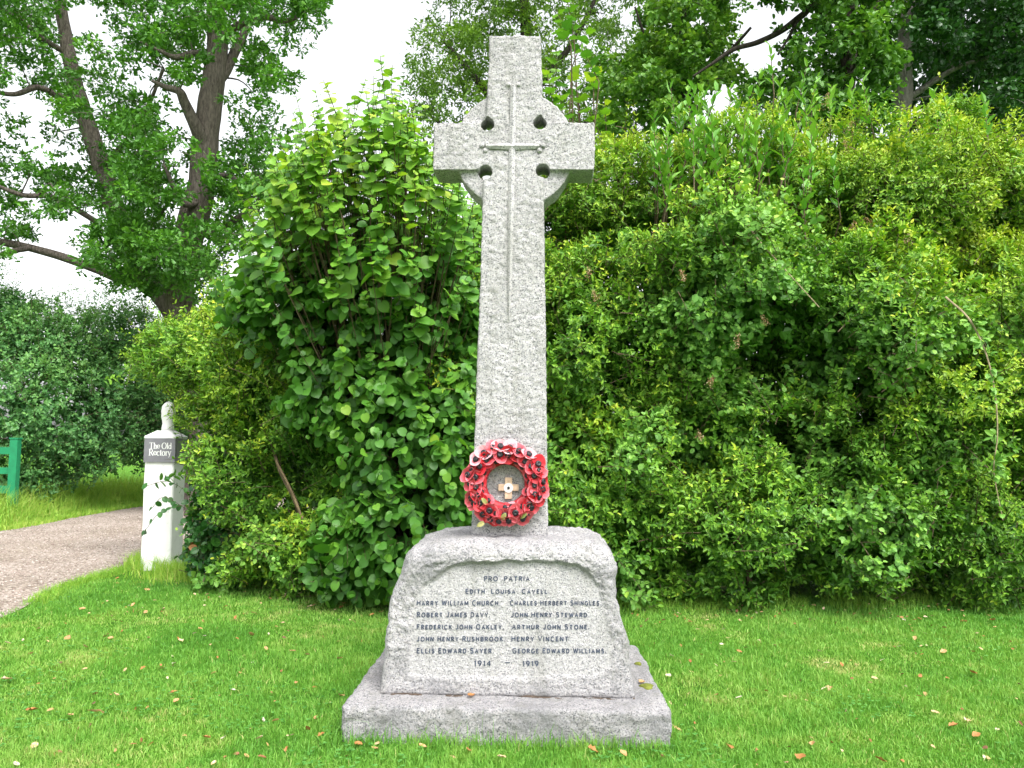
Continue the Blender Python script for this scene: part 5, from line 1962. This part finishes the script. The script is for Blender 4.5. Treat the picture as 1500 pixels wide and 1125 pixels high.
pts.append(P)
hh.append(rng.uniform(.03, .09, n))
tn.append(.4 + rng.normal(0, .12, n))
P, h, tint = np.concatenate(pts), np.concatenate(hh), np.concatenate(tn)
o = grass('long_grass', P, h, rng.uniform(.004, .008, len(P)), tint, .5, 'verge', .6)
tag(o, kind='stuff')
# verge beyond the drive
n = 26000
t = rng.random(n)
kk = rng.uniform(20, 48, n)
e_ = np.stack([np.interp(kk, np.arange(60), far_edge[:, 0]), np.interp(kk, np.arange(60), far_edge[:, 1])], 1)
off_ = rng.exponential(.9, n) - .08
P = np.stack([e_[:, 0] - off_ * .9, e_[:, 1] + off_ * .45, np.zeros(n)], 1)
P[:, 2] = ground_z(P[:, 0], P[:, 1])
h = (.10 + .55 * sstep(.05, .9, off_)) * rng.uniform(.5, 1.15, n)
tint = .42 + .3 * fbm(P * .8, 2, 73) + rng.normal(0, .15, n)
o = grass('verge_grass', P, h, rng.uniform(.008, .016, n), tint, .4, 'verge', .6)
tag(o, kind='stuff')

# ================================================================= FALLEN LEAVES ON THE LAWN
def leaf_litter_mesh(seed, tint, kind):
    r_ = np.random.default_rng(seed)
    nu, nv = 7, 5
    V, tn = [], []
    for i in range(nu):
        u_ = i / (nu - 1)
        wdt = math.sin(math.pi * (u_ * .93 + .035)) ** .8 * (.36 if kind else .22)
        for j in range(nv):
            v_ = (j / (nv - 1)) * 2 - 1
            V.append([u_ - .5, v_ * wdt * (1 + .12 * r_.normal()), .22 * v_ * v_ * wdt * 2 + .28 * (u_ - .5) ** 2 + .05 * r_.normal() * abs(v_) + .05])
            tn.append(tint + .06 * r_.normal() - (.12 if j == 2 else 0))
    F = [[i * nv + j, i * nv + j + 1, (i + 1) * nv + j + 1, (i + 1) * nv + j] for i in range(nu - 1) for j in range(nv - 1)]
    me = mesh_from('fallen_leaf', np.array(V), [np.array(F)], True, np.clip(tn, 0, 1))
    me.materials.append(M['fleaf'])
    return me


COLS = {'dark brown': .06, 'orange': .36, 'tan': .66, 'pinkish buff': .82, 'pale': .97}
LM = {c: [leaf_litter_mesh(100 + 7 * k + 31 * q, t, q % 2) for q in range(4)] for k, (c, t) in enumerate(COLS.items())}
FL = [  # px, py, colour, size m, label when it can be singled out
    (124, 948, 'pinkish buff', .085, 'large pinkish buff leaf on the lawn midway between drive and step'), (100, 935, 'tan', .07, None), (168, 909, 'dark brown', .05, 'dark brown leaf on the lawn near the gravel edge'),
    (10, 996, 'pinkish buff', .09, 'large buff leaf cut by the left edge of the picture'), (47, 1041, 'orange', .07, 'long orange leaf low on the lawn at far left'), (102, 1048, 'tan', .05, None), (137, 1043, 'tan', .08, 'tan crumpled leaf lowest left of the step corner'),
    (24, 1120, 'pale', .06, None), (50, 1093, 'pinkish buff', .05, None), (11, 942, 'pinkish buff', .05, None), (240, 892, 'pinkish buff', .07, None), (213, 897, 'tan', .05, None), (162, 935, 'tan', .05, None), (57, 921, 'pinkish buff', .045, None),
    (121, 892, 'tan', .06, None), (195, 886, 'tan', .05, None), (215, 864, 'tan', .07, None), (285, 871, 'pinkish buff', .06, None), (45, 958, 'tan', .05, None), (264, 939, 'pinkish buff', .06, None), (255, 972, 'pale', .04, None), (300, 932, 'pale', .05, None),
    (367, 930, 'tan', .075, 'long tan leaf on the lawn in front of the hazel'), (345, 905, 'orange', .06, None), (372, 898, 'tan', .06, None), (414, 913, 'pinkish buff', .05, None), (428, 954, 'tan', .06, None), (500, 890, 'orange', .07, 'bright orange leaf beside the left foot of the hazel'), (545, 901, 'orange', .06, None), (455, 889, 'pinkish buff', .07, None), (416, 873, 'pinkish buff', .06, None),
    (390, 950, 'tan', .05, None), (318, 963, 'orange', .04, None), (209, 979, 'orange', .05, None), (239, 979, 'tan', .05, None), (255, 1014, 'orange', .05, None), (258, 1027, 'tan', .05, None), (170, 1018, 'pinkish buff', .05, None), (341, 1011, 'pale', .035, None), (498, 965, 'tan', .06, None), (500, 1020, 'tan', .06, None),
    (302, 1081, 'orange', .055, None), (328, 1081, 'pale', .045, None), (380, 1082, 'pinkish buff', .05, None), (385, 1055, 'pale', .045, None), (425, 1078, 'pinkish buff', .05, None), (451, 1068, 'orange', .06, 'upright orange leaf just left of the step corner'), (470, 1077, 'orange', .06, 'curled orange leaf touching the grass beside the left end of the step'), (420, 1098, 'orange', .05, None), (361, 1108, 'tan', .045, None), (313, 1119, 'pinkish buff', .05, None), (462, 1052, 'tan', .05, None),
    (525, 1090, 'orange', .05, None), (549, 1097, 'tan', .055, None), (619, 1093, 'tan', .05, None), (686, 1099, 'orange', .06, None), (735, 1110, 'pinkish buff', .05, None), (868, 1100, 'orange', .075, 'large orange leaf in front of the right half of the step'), (913, 1104, 'tan', .05, None), (970, 1109, 'tan', .05, None),
    (1069, 1095, 'orange', .065, 'orange leaf low on the lawn right of the step'), (1173, 1110, 'orange', .08, 'long orange leaf at the bottom edge right of the step'), (1152, 1118, 'pinkish buff', .04, None), (1290, 1113, 'orange', .06, 'orange leaf at the bottom toward the right corner'), (1083, 1022, 'pale', .05, 'whitish leaf on the lawn to the right of the step'), (1050, 1018, 'tan', .045, None), (1083, 954, 'orange', .05, None), (1233, 974, 'orange', .06, None), (1293, 967, 'pale', .05, None), (1318, 947, 'pale', .04, None),
    (1425, 986, 'orange', .07, 'folded orange leaf on the right of the lawn below the cane'), (1382, 955, 'tan', .06, None), (1412, 911, 'orange', .07, 'orange leaf lying at the hedge foot, left of a second one'), (1454, 909, 'orange', .08, 'orange leaf lying at the hedge foot by the right edge'), (1426, 955, 'tan', .045, None), (1397, 1063, 'orange', .06, None), (1416, 1056, 'pinkish buff', .055, None), (1430, 1077, 'orange', .055, None), (1370, 1044, 'pinkish buff', .05, None), (1190, 1090, 'tan', .05, None), (984, 961, 'pale', .05, None), (979, 990, 'pale', .05, None), (1060, 922, 'pale', .04, None),
    (991, 1068, 'tan', .06, 'tan leaf against the right end of the step'), (1010, 911, 'tan', .045, None), (1340, 935, 'tan', .05, None), (1347, 907, 'orange', .05, None), (1200, 954, 'pale', .04, None), (1218, 1008, 'tan', .04, None), (1345, 1020, 'tan', .05, None),
]
lr = np.random.default_rng(8)
for px, py, col, sz, lab in FL:
    g = gnd(px, py, .03)
    g = gnd(px, py, ground_z(np.array([g[0]]), np.array([g[1]]))[0] + .024)
    o = bpy.data.objects.new('fallen_leaf', LM[col][lr.integers(4)])
    COL.objects.link(o)
    o.location = g
    o.rotation_euler = (lr.normal() * .3, lr.normal() * .3, lr.uniform(0, 6.28))
    s = sz * .82
    o.scale = (s, s, s)
    side_ = 'left' if px < 740 else 'right'
    if lab:
        tag(o, lab, 'fallen leaf', 'fallen leaves on the lawn')
    else:
        lab2 = {'dark brown': 'small dark brown leaf', 'orange': 'small orange dead leaf', 'tan': 'small tan dead leaf', 'pinkish buff': 'small pinkish buff dead leaf', 'pale': 'small whitish bleached leaf'}[col]
        tag(o, f'{lab2} among the grass on the {side_} side of the memorial', 'fallen leaf', f'{lab2} pieces on the {side_} of the lawn')
# one leaf and a few scraps on the step's ledge
for px, py, col, sz, lab in ((690, 1019, 'orange', .05, 'orange leaf lying on the ledge of the stone step'), (940, 1000, 'tan', .05, 'tan leaf lying on the right end of the stone step')):
    p = locz(px, py, STEP_H + .006)
    wv = MM @ Vector(p)
    o = bpy.data.objects.new('fallen_leaf', LM[col][1])
    COL.objects.link(o)
    o.location = wv
    o.rotation_euler = (.1, .1, 1.0)
    o.scale = (sz,) * 3
    tag(o, lab, 'fallen leaf', 'leaves on the stone step')
# crumbs of dead leaf along the hedge foot and down among the blades
n = 900
xx = np.concatenate([rng.uniform(-4, 5, 420), rng.uniform(-3.5, 3.8, 480)])
yy = np.concatenate([np.interp(xx[:420], [-4.3, -3.6, -2.4, -1.2, .8, 2.6, 4.6, 6], [9.0, 8.3, 7.75, 7.1, 6.95, 7.05, 7.5, 8]) - rng.exponential(.28, 420), rng.uniform(3.3, 7.2, 480)])
P = np.stack([xx, yy, ground_z(xx, yy) + rng.uniform(.008, .03, n)], 1)
P = P[~step_mask(P, .02) & ~in_poly(P, DRIVE)]
n = len(P)
fo = Fol()
fo.leaves(P, rng.normal(0, 1, (n, 3)) * np.array([1, 1, .25]), rng.normal(0, .45, (n, 3)) + np.array([0, 0, 1]), rng.uniform(.012, .04, n), rng.uniform(.008, .02, n), T_RND, rng.choice([.05, .15, .3, .6, .75, .85], n) + rng.normal(0, .05, n))
o = fo.build('leaf_litter', M['fleaf'])
tag(o, kind='stuff')
# moss cushions on the step
moss = plain('moss', (0.13, 0.15, 0.03), .95, .1, .4, 60)
for px, py, sz in ((948, 1006, .035), (935, 973, .02)):
    p = locz(px, py, STEP_H)
    mb = MB()
    an = np.linspace(0, 2 * math.pi, 14, endpoint=False)
    rings = [[[p[0] + sz * s * (1 + .3 * math.sin(3 * a + px)) * math.cos(a), p[1] + sz * s * 1.3 * math.sin(a), STEP_H + z] for a in an] for s, z in ((1, -.01), (1, .002), (.7, .009), (.25, .012))]
    stack(mb, rings)
    link('moss_patch', recalc(mb.mesh('moss_patch', True)), moss, mem)
